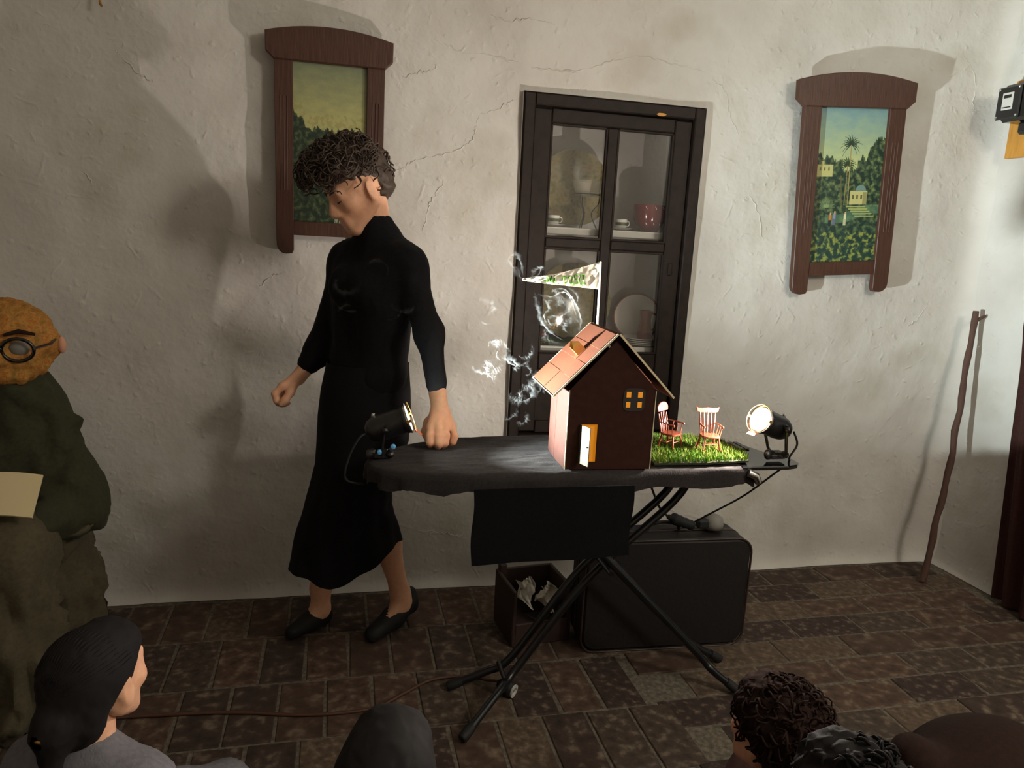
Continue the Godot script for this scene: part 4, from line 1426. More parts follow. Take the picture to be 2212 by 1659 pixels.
	for k in 2:
		var x: float = [0.842, 1.135][k]
		var z: float = [-0.13, -0.14][k]
		o = thing("teacup", ["small white patterned teacup on a saucer, at the left end of the top shelf", "small white patterned teacup on a saucer, between wire stand and red bowl"][k], "cup", Vector3(x, 1.4635, z), "teacups on the top shelf")
		put("saucer", Geo.new().lathe([Vector2(0.001, 0.002), Vector2(0.02, 0.001), Vector2(0.048, 0.010), Vector2(0.049, 0.012), Vector2(0.02, 0.005), Vector2(0.001, 0.005)], 24), M.china, o)
		put("cup", Geo.new().lathe([Vector2(0.001, 0.006), Vector2(0.018, 0.006), Vector2(0.023, 0.018), Vector2(0.024, 0.046), Vector2(0.0225, 0.046), Vector2(0.021, 0.018), Vector2(0.001, 0.010)], 24), M.china, o)
		put("band", Geo.new().lathe([Vector2(0.0242, 0.022), Vector2(0.0248, 0.034)], 24), M.green_glaze, o)
		put("handle", Geo.new().tube(smooth([Vector3(0.023, 0.04, 0), Vector3(0.034, 0.036, 0), Vector3(0.033, 0.022, 0), Vector3(0.022, 0.018, 0)], 4), 0.0022, 6), M.china, o)
	o = thing("red_bowl", "dark red glazed bowl with wavy white lines at the right of the top shelf", "bowl", Vector3(1.262, 1.4635, -0.15))
	put("bowl", Geo.new().lathe([Vector2(0.001, 0.004), Vector2(0.035, 0.0), Vector2(0.04, 0.008), Vector2(0.066, 0.05), Vector2(0.072, 0.11), Vector2(0.069, 0.11), Vector2(0.06, 0.05), Vector2(0.001, 0.012)], 30), M.red_glaze, o)
	g = Geo.new()
	for k in 4:
		var p := []
		for i in 9:
			var a := 0.5 + k * 0.55 + 0.10 * sin(i * 0.9)
			var y := 0.03 + 0.009 * i
			var r := lerpf(0.055, 0.0725, clampf((y - 0.03) / 0.08, 0.0, 1.0))
			p.append(Vector3(cos(a) * r, y, sin(a) * r))
		g.tube(p, 0.0018, 5)
	put("white_line", g, M.china, o)
	# lower shelf
	o = thing("glass_platter", "large round glass platter leaning at the back of the lower shelf", "platter")
	put("dish", Geo.new().lathe([Vector2(0.001, -0.006), Vector2(0.10, -0.004), Vector2(0.165, 0.014), Vector2(0.166, 0.018), Vector2(0.10, 0.002), Vector2(0.001, 0.0)], 40, Transform3D(Basis.from_euler(Vector3(PI * 0.5 - 0.2, 0, 0)), Vector3(0.985, 1.157, -0.255))), M.painted_china, o)
	o = thing("rimmed_plate", "white plate with a brown rim propped upright on the lower shelf", "plate")
	var rp := Transform3D(Basis.from_euler(Vector3(PI * 0.5 - 0.14, -0.3, 0)), Vector3(1.28, 1.10, -0.245))
	put("plate", Geo.new().lathe([Vector2(0.001, -0.004), Vector2(0.06, -0.003), Vector2(0.098, 0.006), Vector2(0.098, 0.009), Vector2(0.06, 0.001), Vector2(0.001, 0.0)], 36, rp), M.china, o)
	put("rim", Geo.new().tube(ring_t(rp, 0.101, 0.008), 0.0045, 6), M.brown_glaze, o)
	for k in 4:
		single("dinner_plate", Geo.new().lathe([Vector2(0.001, 0.0), Vector2(0.05, 0.0), Vector2(0.088, 0.010), Vector2(0.088, 0.013), Vector2(0.05, 0.004), Vector2(0.001, 0.004)], 32, Transform3D(Basis(), Vector3(1.268, 0.9895 + 0.0075 * k, -0.135))), M.china, ["white dinner plate at the bottom of the stack on the lower shelf", "white dinner plate second from the bottom of the lower shelf's stack", "white dinner plate third from the bottom of the lower shelf's stack", "white dinner plate on top of the stack on the lower shelf"][k], "plate", "stack of dinner plates on the lower shelf")
	o = thing("small_jug", "small brown jug with dotted base standing on the plate stack", "jug", Vector3(1.275, 1.018, -0.13))
	put("body", Geo.new().lathe([Vector2(0.001, 0.0), Vector2(0.028, 0.0), Vector2(0.034, 0.016), Vector2(0.026, 0.04), Vector2(0.022, 0.08), Vector2(0.027, 0.12), Vector2(0.025, 0.12), Vector2(0.019, 0.08), Vector2(0.001, 0.01)], 24), M.brown_glaze, o)
	put("foot_band", Geo.new().lathe([Vector2(0.0285, 0.001), Vector2(0.0348, 0.016), Vector2(0.031, 0.028)], 24), M.red_glaze, o)
	put("handle", Geo.new().tube(smooth([Vector3(0.026, 0.11, 0), Vector3(0.048, 0.10, 0), Vector3(0.044, 0.05, 0), Vector3(0.028, 0.035, 0)], 5), 0.004, 7), M.brown_glaze, o)
	single("green_dish", Geo.new().lathe([Vector2(0.001, 0.0), Vector2(0.07, 0.0), Vector2(0.10, 0.02), Vector2(0.098, 0.022), Vector2(0.068, 0.005), Vector2(0.001, 0.005)], 30, Transform3D(Basis(), Vector3(0.90, 0.9895, -0.13))), M.green_glaze, "shallow green dish lying at the left of the lower shelf", "dish")

func ring(c: Vector3, r: float) -> Array:
	return ring_t(Transform3D(Basis(), c), r, 0.0)

func ring_t(t: Transform3D, r: float, y: float) -> Array:
	var p := []
	for k in 33:
		var a := TAU * k / 32.0
		p.append(t * Vector3(cos(a) * r, y, sin(a) * r))
	return p

# ---------------------------------------------------------------- right-hand corner
func corner_things() -> void:
	var o := thing("walking_stick", "knotty brown wooden stick with a short fork, leaning in the corner", "stick", Vector3(2.54, 0, 0.239))
	var p := []
	var r := []
	var n := noise(1.4, 23, 2)
	for k in 26:
		var u := k / 25.0
		p.append(Vector3(0.175 * u + 0.012 * n.get_noise_1d(u * 3.0) + 0.02 * sin(u * PI), 0.006 + 1.195 * u, -0.135 * u))
		r.append(lerpf(0.0145, 0.0125, u) + 0.0015 * sin(k * 1.9))
	put("shaft", Geo.new().tube(p, r, 10), M.stick_wood, o)
	put("fork", Geo.new().tube([p[24], p[24] + Vector3(0.018, 0.014, 0.004), p[24] + Vector3(0.042, 0.03, 0.01)], [0.009, 0.008, 0.006], 8), M.stick_wood, o)
	# electricity meter on its wooden board
	o = thing("electricity_meter", "black electricity meter with a pale dial on a wooden board, right wall", "meter", Vector3(2.76, 2.0, 0.17))
	put("mounting_board", Geo.new().box(Vector3(-0.012, 0.0, 0.06), Vector3(0.024, 0.31, 0.27), 0.003), M.board_wood, o)
	put("case", Geo.new().box(Vector3(-0.082, 0.045, 0.055), Vector3(0.115, 0.145, 0.15), 0.012), M.black_gloss, o)
	put("front_plate", Geo.new().box(Vector3(-0.143, 0.045, 0.022), Vector3(0.010, 0.125, 0.11), 0.006), M.black_metal, o)
	var dial := put("dial", Geo.new().box(Vector3(-0.1495, 0.05, 0.022), Vector3(0.004, 0.066, 0.05), 0.001), M.white_plastic, o, "pale dial plate")
	put("counter_slot", Geo.new().box(Vector3(-0.152, 0.068, 0.022), Vector3(0.002, 0.012, 0.034), 0.0), M.black_metal, dial)
	put("counter_slot", Geo.new().box(Vector3(-0.152, 0.026, 0.022), Vector3(0.002, 0.004, 0.04), 0.0), M.black_metal, dial)
	for sy in [-1, 1]:
		for sz in [-1, 1]:
			put("screw", Geo.new().lathe([Vector2(0.001, 0.004), Vector2(0.005, 0.002), Vector2(0.005, -0.001)], 10, aim(Vector3(-0.148, 0.045 + sy * 0.053, 0.022 + sz * 0.046), Vector3(-1, 0, 0))), M.chrome, o)
	put("terminal_cover", Geo.new().box(Vector3(-0.06, -0.05, 0.07), Vector3(0.07, 0.05, 0.08), 0.01), M.black_metal, o)
	put("supply_cable", Geo.new().tube(smooth([Vector3(-0.05, 0.115, 0.03), Vector3(-0.035, 0.20, 0.02), Vector3(-0.02, 0.36, 0.03), Vector3(-0.018, 0.6, 0.04)]), 0.009, 8), M.white_plastic, o)
	# curtain hung over the doorway in the right wall
	var e := [[0.0, 0.428], [0.4, 0.397], [0.7, 0.374], [1.0, 0.356], [1.17, 0.335], [1.3, 0.33], [1.6, 0.42], [2.3, 0.50]]
	var g := Geo.new().slab(60, 40, func(u, w):
		var y: float = lerpf(0.012, 2.3, w)
		var z := 0.5
		for k in e.size() - 1:
			if y >= e[k][0] - 0.02:
				z = lerpf(e[k][1], e[k + 1][1], clampf((y - e[k][0]) / (e[k + 1][0] - e[k][0]), 0.0, 1.0))
		return Vector3(2.715 + 0.022 * sin(u * 46.0 + 0.8 * sin(w * 3.0)) + 0.01 * sin(u * 17.0), y, lerpf(z, 1.15, u)), 0.004)
	single("curtain", g, M.curtain_cloth, "dark reddish-brown curtain hanging on the right wall", "curtain")
	o = thing("wall_hook", "small metal hook on the white wall at the upper left", "hook", Vector3(-0.738, 2.075, 0.012))
	put("rod", Geo.new().tube(smooth([Vector3(0.006, 0.12, -0.012), Vector3(0.006, 0.10, 0.02), Vector3(0.0, 0.03, 0.026), Vector3(-0.002, 0.0, 0.03), Vector3(0.004, -0.012, 0.036)]), 0.0038, 8), M.brass, o)
	put("rosette", Geo.new().lathe([Vector2(0.001, 0.006), Vector2(0.012, 0.004), Vector2(0.014, -0.004), Vector2(0.001, -0.004)], 14, aim(Vector3(0.006, 0.12, -0.008), Vector3(0, 0, 1))), M.brass, o)

# ---------------------------------------------------------------- smoke
func wisp(g: Geo, pts: Array, width: float, alpha: float, twist: float) -> void:
	var p := smooth(pts, 10)
	var n := p.size()
	var n0 := g.v.size()
	var nn := noise(3.0, 33, 3)
	for i in n:
		var u := float(i) / (n - 1)
		var d: Vector3 = (p[min(i + 1, n - 1)] - p[max(i - 1, 0)]).normalized()
		var side := d.cross(Vector3(0.2, 0.1, 1.0)).normalized()
		side = side.rotated(d, twist * u + 1.2 * nn.get_noise_1d(u * 3.0 + twist))
		var wd := width * (0.35 + 0.65 * sin(PI * pow(u, 0.7))) * (1.0 + 0.6 * nn.get_noise_1d(u * 4.0 + 7.0 * twist))
		for k in 7:
			var s := (k - 3) / 3.0
			var curl := d.cross(side) * wd * 0.35 * s * s
			g.v.append(p[i] + side * wd * s + curl)
			var a := alpha * pow(1.0 - absf(s), 1.4) * sin(PI * clampf(u * 1.02, 0.0, 1.0)) * (0.75 + 0.5 * nn.get_noise_2d(u * 5.0, s * 0.5 + twist))
			g.col.append(Color(1, 1, 1, clampf(a * 0.42, 0.0, 1.0)))
	for i in n - 1:
		for k in 6:
			var a := n0 + i * 7 + k
			for q in [a, a + 1, a + 8, a, a + 8, a + 7]:
				g.idx.append(q)

func smoke() -> void:
	var m := mat("smoke_air", Color(1, 1, 1, 1), 1.0, 0.0, 0.0)
	m.transparency = BaseMaterial3D.TRANSPARENCY_ALPHA
	m.vertex_color_use_as_albedo = true
	m.backlight_enabled = true
	m.backlight = Color(0.9, 0.9, 0.9)
	m.cull_mode = BaseMaterial3D.CULL_DISABLED
	var g := Geo.new()
	# the plume leaving the roof, then drifting to the left in curls
	wisp(g, [Vector3(0.692, 1.145, 0.74), Vector3(0.692, 1.19, 0.74), Vector3(0.672, 1.235, 0.735), Vector3(0.64, 1.27, 0.73), Vector3(0.60, 1.265, 0.72)], 0.012, 0.55, 2.0)
	wisp(g, [Vector3(0.69, 1.17, 0.735), Vector3(0.66, 1.245, 0.73), Vector3(0.635, 1.262, 0.73), Vector3(0.60, 1.245, 0.72), Vector3(0.56, 1.255, 0.72)], 0.008, 0.5, 3.5)
	wisp(g, [Vector3(0.52, 1.285, 0.71), Vector3(0.50, 1.315, 0.71), Vector3(0.475, 1.345, 0.71), Vector3(0.495, 1.365, 0.71), Vector3(0.512, 1.335, 0.71), Vector3(0.52, 1.30, 0.71)], 0.012, 0.6, 1.5)
	wisp(g, [Vector3(0.54, 1.28, 0.70), Vector3(0.555, 1.315, 0.70), Vector3(0.575, 1.33, 0.70), Vector3(0.565, 1.305, 0.70), Vector3(0.545, 1.30, 0.70)], 0.010, 0.45, 2.5)
	wisp(g, [Vector3(0.55, 1.26, 0.73), Vector3(0.565, 1.215, 0.73), Vector3(0.58, 1.17, 0.73), Vector3(0.61, 1.14, 0.73), Vector3(0.655, 1.115, 0.73)], 0.010, 0.28, 2.0)
	wisp(g, [Vector3(0.575, 1.25, 0.72), Vector3(0.60, 1.215, 0.72), Vector3(0.585, 1.19, 0.72), Vector3(0.605, 1.165, 0.72), Vector3(0.64, 1.18, 0.72)], 0.008, 0.3, 4.0)
	# soft curls further out
	var r2 := RandomNumberGenerator.new()
	r2.seed = 21
	var zones := [[Vector3(0.25, 1.52, 0.62), 0.10, 0.07, 10, 0.34], [Vector3(0.37, 1.40, 0.66), 0.05, 0.06, 4, 0.34], [Vector3(0.46, 1.06, 0.70), 0.08, 0.07, 10, 0.30], [Vector3(0.40, 1.19, 0.68), 0.03, 0.02, 2, 0.36], [Vector3(0.53, 0.95, 0.72), 0.06, 0.07, 8, 0.14], [Vector3(0.60, 1.20, 0.73), 0.05, 0.06, 9, 0.24], [Vector3(0.12, 1.22, 0.62), 0.12, 0.10, 6, 0.16], [Vector3(-0.30, 1.25, 0.3), 0.03, 0.02, 1, 0.2]]
	for zn in zones:
		for k in zn[3]:
			var c: Vector3 = zn[0] + Vector3(r2.randf_range(-1, 1) * zn[1], r2.randf_range(-1, 1) * zn[2], r2.randf_range(-1, 1) * 0.05)
			var rad := r2.randf_range(0.014, 0.04)
			var a0 := r2.randf() * TAU
			var turn := r2.randf_range(1.4, 5.0) * (1.0 if r2.randf() > 0.5 else -1.0)
			var p := []
			for i in 7:
				var u := i / 6.0
				var a := a0 + turn * u
				var rr := rad * (1.25 - 0.85 * u)
				p.append(c + Vector3(cos(a) * rr * 1.3 + 0.02 * u, sin(a) * rr, sin(a * 0.7) * 0.012))
			wisp(g, p, r2.randf_range(0.006, 0.018), zn[4] * r2.randf_range(0.5, 1.1), r2.randf_range(0.5, 5.0))
	var o := single("smoke", g, m, "thin white smoke curling from the card house towards the performer", "smoke")
	o.set_meta("kind", "stuff")

# ---------------------------------------------------------------- people
func head(g: Geo, t: Transform3D, cell: float, sc := 1.0, lids := true) -> void:
	# local axes: z out of the face, y to the crown
	var f := Field.new(Vector3(-0.105, -0.15, -0.135), Vector3(0.105, 0.125, 0.14), cell, 0.0075)
	f.ell(Vector3(0, 0.022, -0.018), Vector3(0.071, 0.084, 0.092))
	f.ell(Vector3(0, -0.028, 0.026), Vector3(0.056, 0.074, 0.062))
	f.ell(Vector3(0, -0.102, 0.066), Vector3(0.021, 0.016, 0.018))
	f.cap(Vector3(0, 0.012, 0.084), Vector3(0, -0.034, 0.103), 0.008, 0.0105)
	f.cap(Vector3(-0.034, 0.020, 0.074), Vector3(0.034, 0.020, 0.074), 0.010, 0.010)
	f.cap(Vector3(-0.017, -0.066, 0.080), Vector3(0.017, -0.066, 0.080), 0.006, 0.006)
	f.cap(Vector3(-0.014, -0.078, 0.078), Vector3(0.014, -0.078, 0.078), 0.0065, 0.0065)
	for s in [-1.0, 1.0]:
		f.cap(Vector3(s * 0.052, -0.05, -0.01), Vector3(s * 0.014, -0.102, 0.06), 0.022, 0.02)
		f.ell(Vector3(s * 0.011, -0.037, 0.092), Vector3(0.008, 0.007, 0.009))
		f.ell(Vector3(s * 0.041, -0.026, 0.052), Vector3(0.021, 0.020, 0.024))
		f.ell(Vector3(s * 0.031, 0.0, 0.094), Vector3(0.017, 0.011, 0.014), Basis.IDENTITY, true)
		if lids:
			f.ell(Vector3(s * 0.031, -0.001, 0.071), Vector3(0.0135, 0.0125, 0.0125))
		f.ell(Vector3(s * 0.077, -0.012, -0.012), Vector3(0.008, 0.031, 0.019), Basis.from_euler(Vector3(-0.15, s * 0.3, 0)))
		f.ell(Vector3(s * 0.086, -0.008, -0.008), Vector3(0.006, 0.018, 0.010), Basis.IDENTITY, true)
	var n0 := g.v.size()
	f.into(g)
	var tt := t.scaled_local(Vector3.ONE * sc)
	for i in range(n0, g.v.size()):
		g.v[i] = tt * g.v[i]

func facing(dir: Vector3, up := Vector3.UP) -> Basis:
	var z := dir.normalized()
	var x := up.cross(z).normalized()
	return Basis(x, z.cross(x), z)

func curls(g: Geo, t: Transform3D, r: Vector3, n: int, sd: int, thick: float, low: float, coil: float) -> void:
	var rr := RandomNumberGenerator.new()
	rr.seed = sd
	for k in n:
		var d := Vector3(rr.randfn(), rr.randfn(), rr.randfn()).normalized()
		if d.y < low:
			d.y = -d.y * 0.6 + low * 0.5
			d = d.normalized()
		var a := d * r
		var along := d.cross(Vector3(rr.randfn(), rr.randfn(), rr.randfn())).normalized()
		var side := d.cross(along).normalized()
		var ph := rr.randf() * TAU
		var ln := rr.randf_range(0.03, 0.075)
		var p := []
		var w := []
		for i in 12:
			var u := i / 11.0
			var q := (a + along * ln * (u - 0.3) + d * (0.010 * sin(u * 3.0) + rr.randf_range(-0.001, 0.001)))
			p.append(t * (q + (side * cos(ph + u * 9.0) + d * sin(ph + u * 9.0)) * coil))
			w.append(thick * (1.0 - 0.7 * absf(u - 0.4)))
		g.tube(p, w, 5)

func fingers(f: Field, chains: Array) -> void:
	for ch in chains:
		for i in ch.size() - 1:
			f.cap(ch[i][0], ch[i + 1][0], ch[i][1], ch[i + 1][1])

func performer() -> void:
	var o := thing("person", "person in a black high-necked dress, head bowed, leaning one hand on the ironing board", "person")
	var hc := Vector3(0.051, 1.534, 0.434)
	var hb := facing(Vector3(-0.808, -0.505, 0.303))
	var ht := Transform3D(hb, hc)
	var shl := Vector3(0.210, 1.312, 0.495)
	var shr := Vector3(0.030, 1.312, 0.29)
	var ell_ := Vector3(0.270, 1.11, 0.575)
	var wrl := Vector3(0.299, 0.892, 0.652)
	var elr := Vector3(-0.050, 1.02, 0.275)
	var wrr := Vector3(-0.128, 0.917, 0.28)
	var along := (shl - shr).normalized()
	var g := Geo.new()
	# trunk, arms and legs
	var f := Field.new(Vector3(-0.24, 0.0, 0.12), Vector3(0.42, 1.52, 0.72), 0.013, 0.013)
	f.cap(Vector3(0.122, 1.37, 0.405), ht * Vector3(0, -0.05, -0.03), 0.046, 0.047)
	f.cap(shr.lerp(shl, 0.12), shr.lerp(shl, 0.88), 0.055, 0.055)
	for s in [-1.0, 1.0]:
		f.cap(Vector3(0.118, 1.27, 0.395) + along * 0.06 * s, Vector3(0.096, 0.98, 0.40) + along * 0.045 * s, 0.082, 0.072)
	f.cap(Vector3(0.06, 0.88, 0.36), Vector3(0.115, 0.88, 0.42), 0.07, 0.07)
	f.cap(shl, ell_, 0.040, 0.032).cap(ell_, wrl, 0.033, 0.023)
	f.cap(shr, elr, 0.044, 0.036).cap(elr, wrr, 0.036, 0.024)
	f.cap(Vector3(0.05, 0.85, 0.36), Vector3(-0.005, 0.49, 0.37), 0.06, 0.048).cap(Vector3(-0.01, 0.49, 0.38), Vector3(-0.055, 0.15, 0.27), 0.052, 0.032).cap(Vector3(-0.055, 0.15, 0.27), Vector3(-0.055, 0.07, 0.265), 0.032, 0.03).cap(Vector3(-0.058, 0.06, 0.27), Vector3(-0.12, 0.03, 0.325), 0.03, 0.024)
	f.cap(Vector3(0.115, 0.85, 0.41), Vector3(0.105, 0.52, 0.40), 0.06, 0.046).cap(Vector3(0.105, 0.52, 0.40), Vector3(0.168, 0.36, 0.38), 0.046, 0.044).cap(Vector3(0.168, 0.36, 0.38), Vector3(0.222, 0.14, 0.31), 0.046, 0.030).cap(Vector3(0.222, 0.14, 0.31), Vector3(0.235, 0.095, 0.305), 0.03, 0.03).cap(Vector3(0.225, 0.085, 0.32), Vector3(0.15, 0.04, 0.385), 0.03, 0.024)
	f.into(g)
	head(g, ht, 0.0045)
	# hand on the board: fingers spread and bent, tips on the cloth
	f = Field.new(Vector3(0.225, 0.775, 0.58), Vector3(0.375, 0.96, 0.775), 0.0032, 0.0042)
	f.cap(ell_.lerp(wrl, 0.75), wrl, 0.0275, 0.0245)
	var kn := [Vector3(0.268, 0.848, 0.688), Vector3(0.290, 0.853, 0.692), Vector3(0.312, 0.852, 0.688), Vector3(0.334, 0.843, 0.680)]
	for i in 4:
		f.cap(wrl + Vector3((i - 1.5) * 0.009, -0.004, 0.004), kn[i], 0.0155, 0.0115)
	fingers(f, [
		[[kn[0], 0.0108], [Vector3(0.262, 0.829, 0.722), 0.0098], [Vector3(0.262, 0.811, 0.730), 0.0088], [Vector3(0.264, 0.801, 0.722), 0.0078]],
		[[kn[1], 0.0108], [Vector3(0.287, 0.832, 0.732), 0.0098], [Vector3(0.286, 0.812, 0.743), 0.0088], [Vector3(0.285, 0.8005, 0.736), 0.0078]],
		[[kn[2], 0.0105], [Vector3(0.309, 0.830, 0.726), 0.0095], [Vector3(0.306, 0.811, 0.733), 0.0086], [Vector3(0.303, 0.800, 0.725), 0.0076]],
		[[kn[3], 0.0098], [Vector3(0.337, 0.825, 0.710), 0.0086], [Vector3(0.332, 0.809, 0.714), 0.0078], [Vector3(0.325, 0.8, 0.706), 0.007]],
		[[wrl + Vector3(-0.012, -0.012, 0.0), 0.014], [Vector3(0.266, 0.852, 0.646), 0.0125], [Vector3(0.256, 0.823, 0.650), 0.0105], [Vector3(0.262, 0.802, 0.664), 0.0085]]])
	f.into(g)
	# other hand hanging behind, half closed
	f = Field.new(Vector3(-0.235, 0.80, 0.20), Vector3(-0.075, 0.975, 0.36), 0.0036, 0.0042)
	f.cap(elr.lerp(wrr, 0.72), wrr, 0.027, 0.0235)
	var kr := [Vector3(-0.178, 0.893, 0.308), Vector3(-0.176, 0.884, 0.292), Vector3(-0.172, 0.876, 0.276), Vector3(-0.166, 0.868, 0.262)]
	for i in 4:
		f.cap(wrr + Vector3(0.0, -0.006 * (i - 1.5), 0.006 * (1.5 - i)), kr[i], 0.0155, 0.0115)
	fingers(f, [
		[[kr[0], 0.0105], [Vector3(-0.202, 0.868, 0.314), 0.0095], [Vector3(-0.196, 0.845, 0.318), 0.0085], [Vector3(-0.182, 0.838, 0.314), 0.0075]],
		[[kr[1], 0.0105], [Vector3(-0.201, 0.857, 0.292), 0.0095], [Vector3(-0.192, 0.832, 0.295), 0.0085], [Vector3(-0.177, 0.828, 0.296), 0.0075]],
		[[kr[2], 0.0102], [Vector3(-0.195, 0.848, 0.272), 0.0092], [Vector3(-0.184, 0.825, 0.276), 0.0083], [Vector3(-0.170, 0.824, 0.28), 0.0075]],
		[[kr[3], 0.0095], [Vector3(-0.184, 0.842, 0.254), 0.0083], [Vector3(-0.174, 0.824, 0.258), 0.0075], [Vector3(-0.162, 0.825, 0.264), 0.0068]],
		[[wrr + Vector3(-0.008, -0.012, 0.014), 0.014], [Vector3(-0.152, 0.873, 0.318), 0.0125], [Vector3(-0.168, 0.851, 0.332), 0.0105], [Vector3(-0.180, 0.838, 0.334), 0.0085]]])
	f.into(g)
	put("body", g, M.skin, o, "pale skin of face, hands and lower legs")
	# brows, lashes and lips
	g = Geo.new()
	for s in [-1.0, 1.0]:
		g.tube([ht * Vector3(s * 0.014, 0.020, 0.0905), ht * Vector3(s * 0.03, 0.026, 0.0875), ht * Vector3(s * 0.047, 0.021, 0.073)], [0.0022, 0.003, 0.0016], 6)
		g.tube([ht * Vector3(s * 0.018, -0.006, 0.081), ht * Vector3(s * 0.031, -0.010, 0.0845), ht * Vector3(s * 0.044, -0.006, 0.077)], [0.0012, 0.0018, 0.0012], 5)
	put("eyebrow", g, M.eye_dark, o)
	g = Geo.new()
	g.tube([ht * Vector3(-0.021, -0.0705, 0.0795), ht * Vector3(-0.008, -0.068, 0.0885), ht * Vector3(0.0, -0.069, 0.0895), ht * Vector3(0.008, -0.068, 0.0885), ht * Vector3(0.021, -0.0705, 0.0795)], [0.0015, 0.004, 0.004, 0.004, 0.0015], 7)
	g.tube([ht * Vector3(-0.017, -0.0745, 0.081), ht * Vector3(0.0, -0.079, 0.0875), ht * Vector3(0.017, -0.0745, 0.081)], [0.0015, 0.0048, 0.0015], 7)
	put("lips", g, M.lip, o)
	# hair piled up in loose curls
	g = Geo.new()
	f = Field.new(Vector3(-0.15, -0.10, -0.16), Vector3(0.15, 0.20, 0.17), 0.007, 0.012)
	f.ell(Vector3(0, 0.050, -0.030), Vector3(0.078, 0.076, 0.090))
	f.ell(Vector3(0, -0.01, -0.072), Vector3(0.062, 0.06, 0.045))
	f.ell(Vector3(0, 0.095, 0.030), Vector3(0.085, 0.050, 0.085))
	f.ell(Vector3(0.0, 0.085, 0.066), Vector3(0.060, 0.040, 0.038))
	f.into(g)
	var nh := noise(34.0, 41, 3)
	g.bump(0, func(p): return 0.010 * nh.get_noise_3dv(p))
	for i in g.v.size():
		g.v[i] = ht * g.v[i]
	curls(g, ht * Transform3D(Basis(), Vector3(0, 0.080, 0.022)), Vector3(0.096, 0.072, 0.112), 330, 3, 0.0026, -0.35, 0.012)
	curls(g, ht * Transform3D(Basis(), Vector3(0, 0.03, -0.05)), Vector3(0.074, 0.085, 0.075), 60, 4, 0.003, -0.6, 0.005)
	put("hair", g, M.hair, o, "dark brown curly hair pinned up loosely")
	# dress: close top with three-quarter sleeves
	g = Geo.new()
	f = Field.new(Vector3(-0.17, 0.88, 0.14), Vector3(0.40, 1.47, 0.72), 0.011, 0.015)
	f.cap(shr.lerp(shl, 0.10), shr.lerp(shl, 0.90), 0.058, 0.058)
	f.cap(Vector3(0.125, 1.35, 0.40), shl, 0.060, 0.046)
	f.cap(Vector3(0.125, 1.35, 0.40), shr, 0.060, 0.046)
	f.cap(Vector3(0.135, 1.36, 0.40), Vector3(0.118, 1.39, 0.408), 0.060, 0.056)
	f.cap(Vector3(0.118, 1.39, 0.408), Vector3(0.108, 1.425, 0.412), 0.053, 0.051)
	for s in [-1.0, 1.0]:
		f.cap(Vector3(0.118, 1.27, 0.395) + along * 0.062 * s, Vector3(0.096, 0.98, 0.40) + along * 0.047 * s, 0.093, 0.083)
	f.cap(Vector3(0.07, 0.95, 0.365), Vector3(0.122, 0.95, 0.435), 0.092, 0.092)
	f.ell(Vector3(0.085, 1.235, 0.475), Vector3(0.06, 0.06, 0.045)).ell(Vector3(0.03, 1.235, 0.425), Vector3(0.06, 0.06, 0.045))
	f.cap(shl, ell_, 0.049, 0.038).cap(ell_, ell_.lerp(wrl, 0.68), 0.038, 0.032)
	f.cap(shr, elr, 0.052, 0.044).cap(elr, elr.lerp(wrr, 0.55), 0.047, 0.038)
	f.into(g)
	var nf := noise(9.0, 42, 3)
	g.bump(0, func(p): return 0.006 * nf.get_noise_3d(p.x * 1.4, p.y * 0.7, p.z * 1.4))
	put("dress_top", g, M.black_dress, o, "black long-sleeved knitted top")
	# skirt
	var lv := [[0.992, -0.036, 0.226, 0.118], [0.90, -0.054, 0.234, 0.128], [0.82, -0.063, 0.237, 0.135], [0.73, -0.067, 0.231, 0.135], [0.655, -0.071, 0.203, 0.130], [0.58, -0.088, 0.180, 0.128], [0.485, -0.114, 0.178, 0.138], [0.41, -0.134, 0.193, 0.150], [0.30, -0.158, 0.214, 0.165]]
	var nk := noise(1.6, 43, 2)
	g = Geo.new()
	g.grid(96, 48, func(u, w):
		var a: float = u * TAU
		var fi: float = w * (lv.size() - 1)
		var i := mini(int(fi), lv.size() - 2)
		var q := fi - i
		var y := lerpf(lv[i][0], lv[i + 1][0], q)
		var xl := lerpf(lv[i][1], lv[i + 1][1], q)
		var xr := lerpf(lv[i][2], lv[i + 1][2], q)
		var rz := lerpf(lv[i][3], lv[i + 1][3], q)
		var fold: float = 1.0 + 0.055 * w * w * sin(7.0 * a + 3.0 * nk.get_noise_1d(w * 2.0) + 0.6) + 0.03 * w * sin(13.0 * a)
		var x := (xl + xr) * 0.5 + cos(a) * (xr - xl) * 0.5 * lerpf(1.0, fold, 0.4)
		if w > 0.6:
			y += (w - 0.6) / 0.4 * (0.085 * clampf((x + 0.02) / 0.22, 0.0, 1.0) - 0.006 + 0.012 * sin(3.0 * a))
		return Vector3(x, y, 0.40 + sin(a) * rz * fold), true)
	put("skirt", g, M.black_dress, o, "long black skirt swinging with the step")
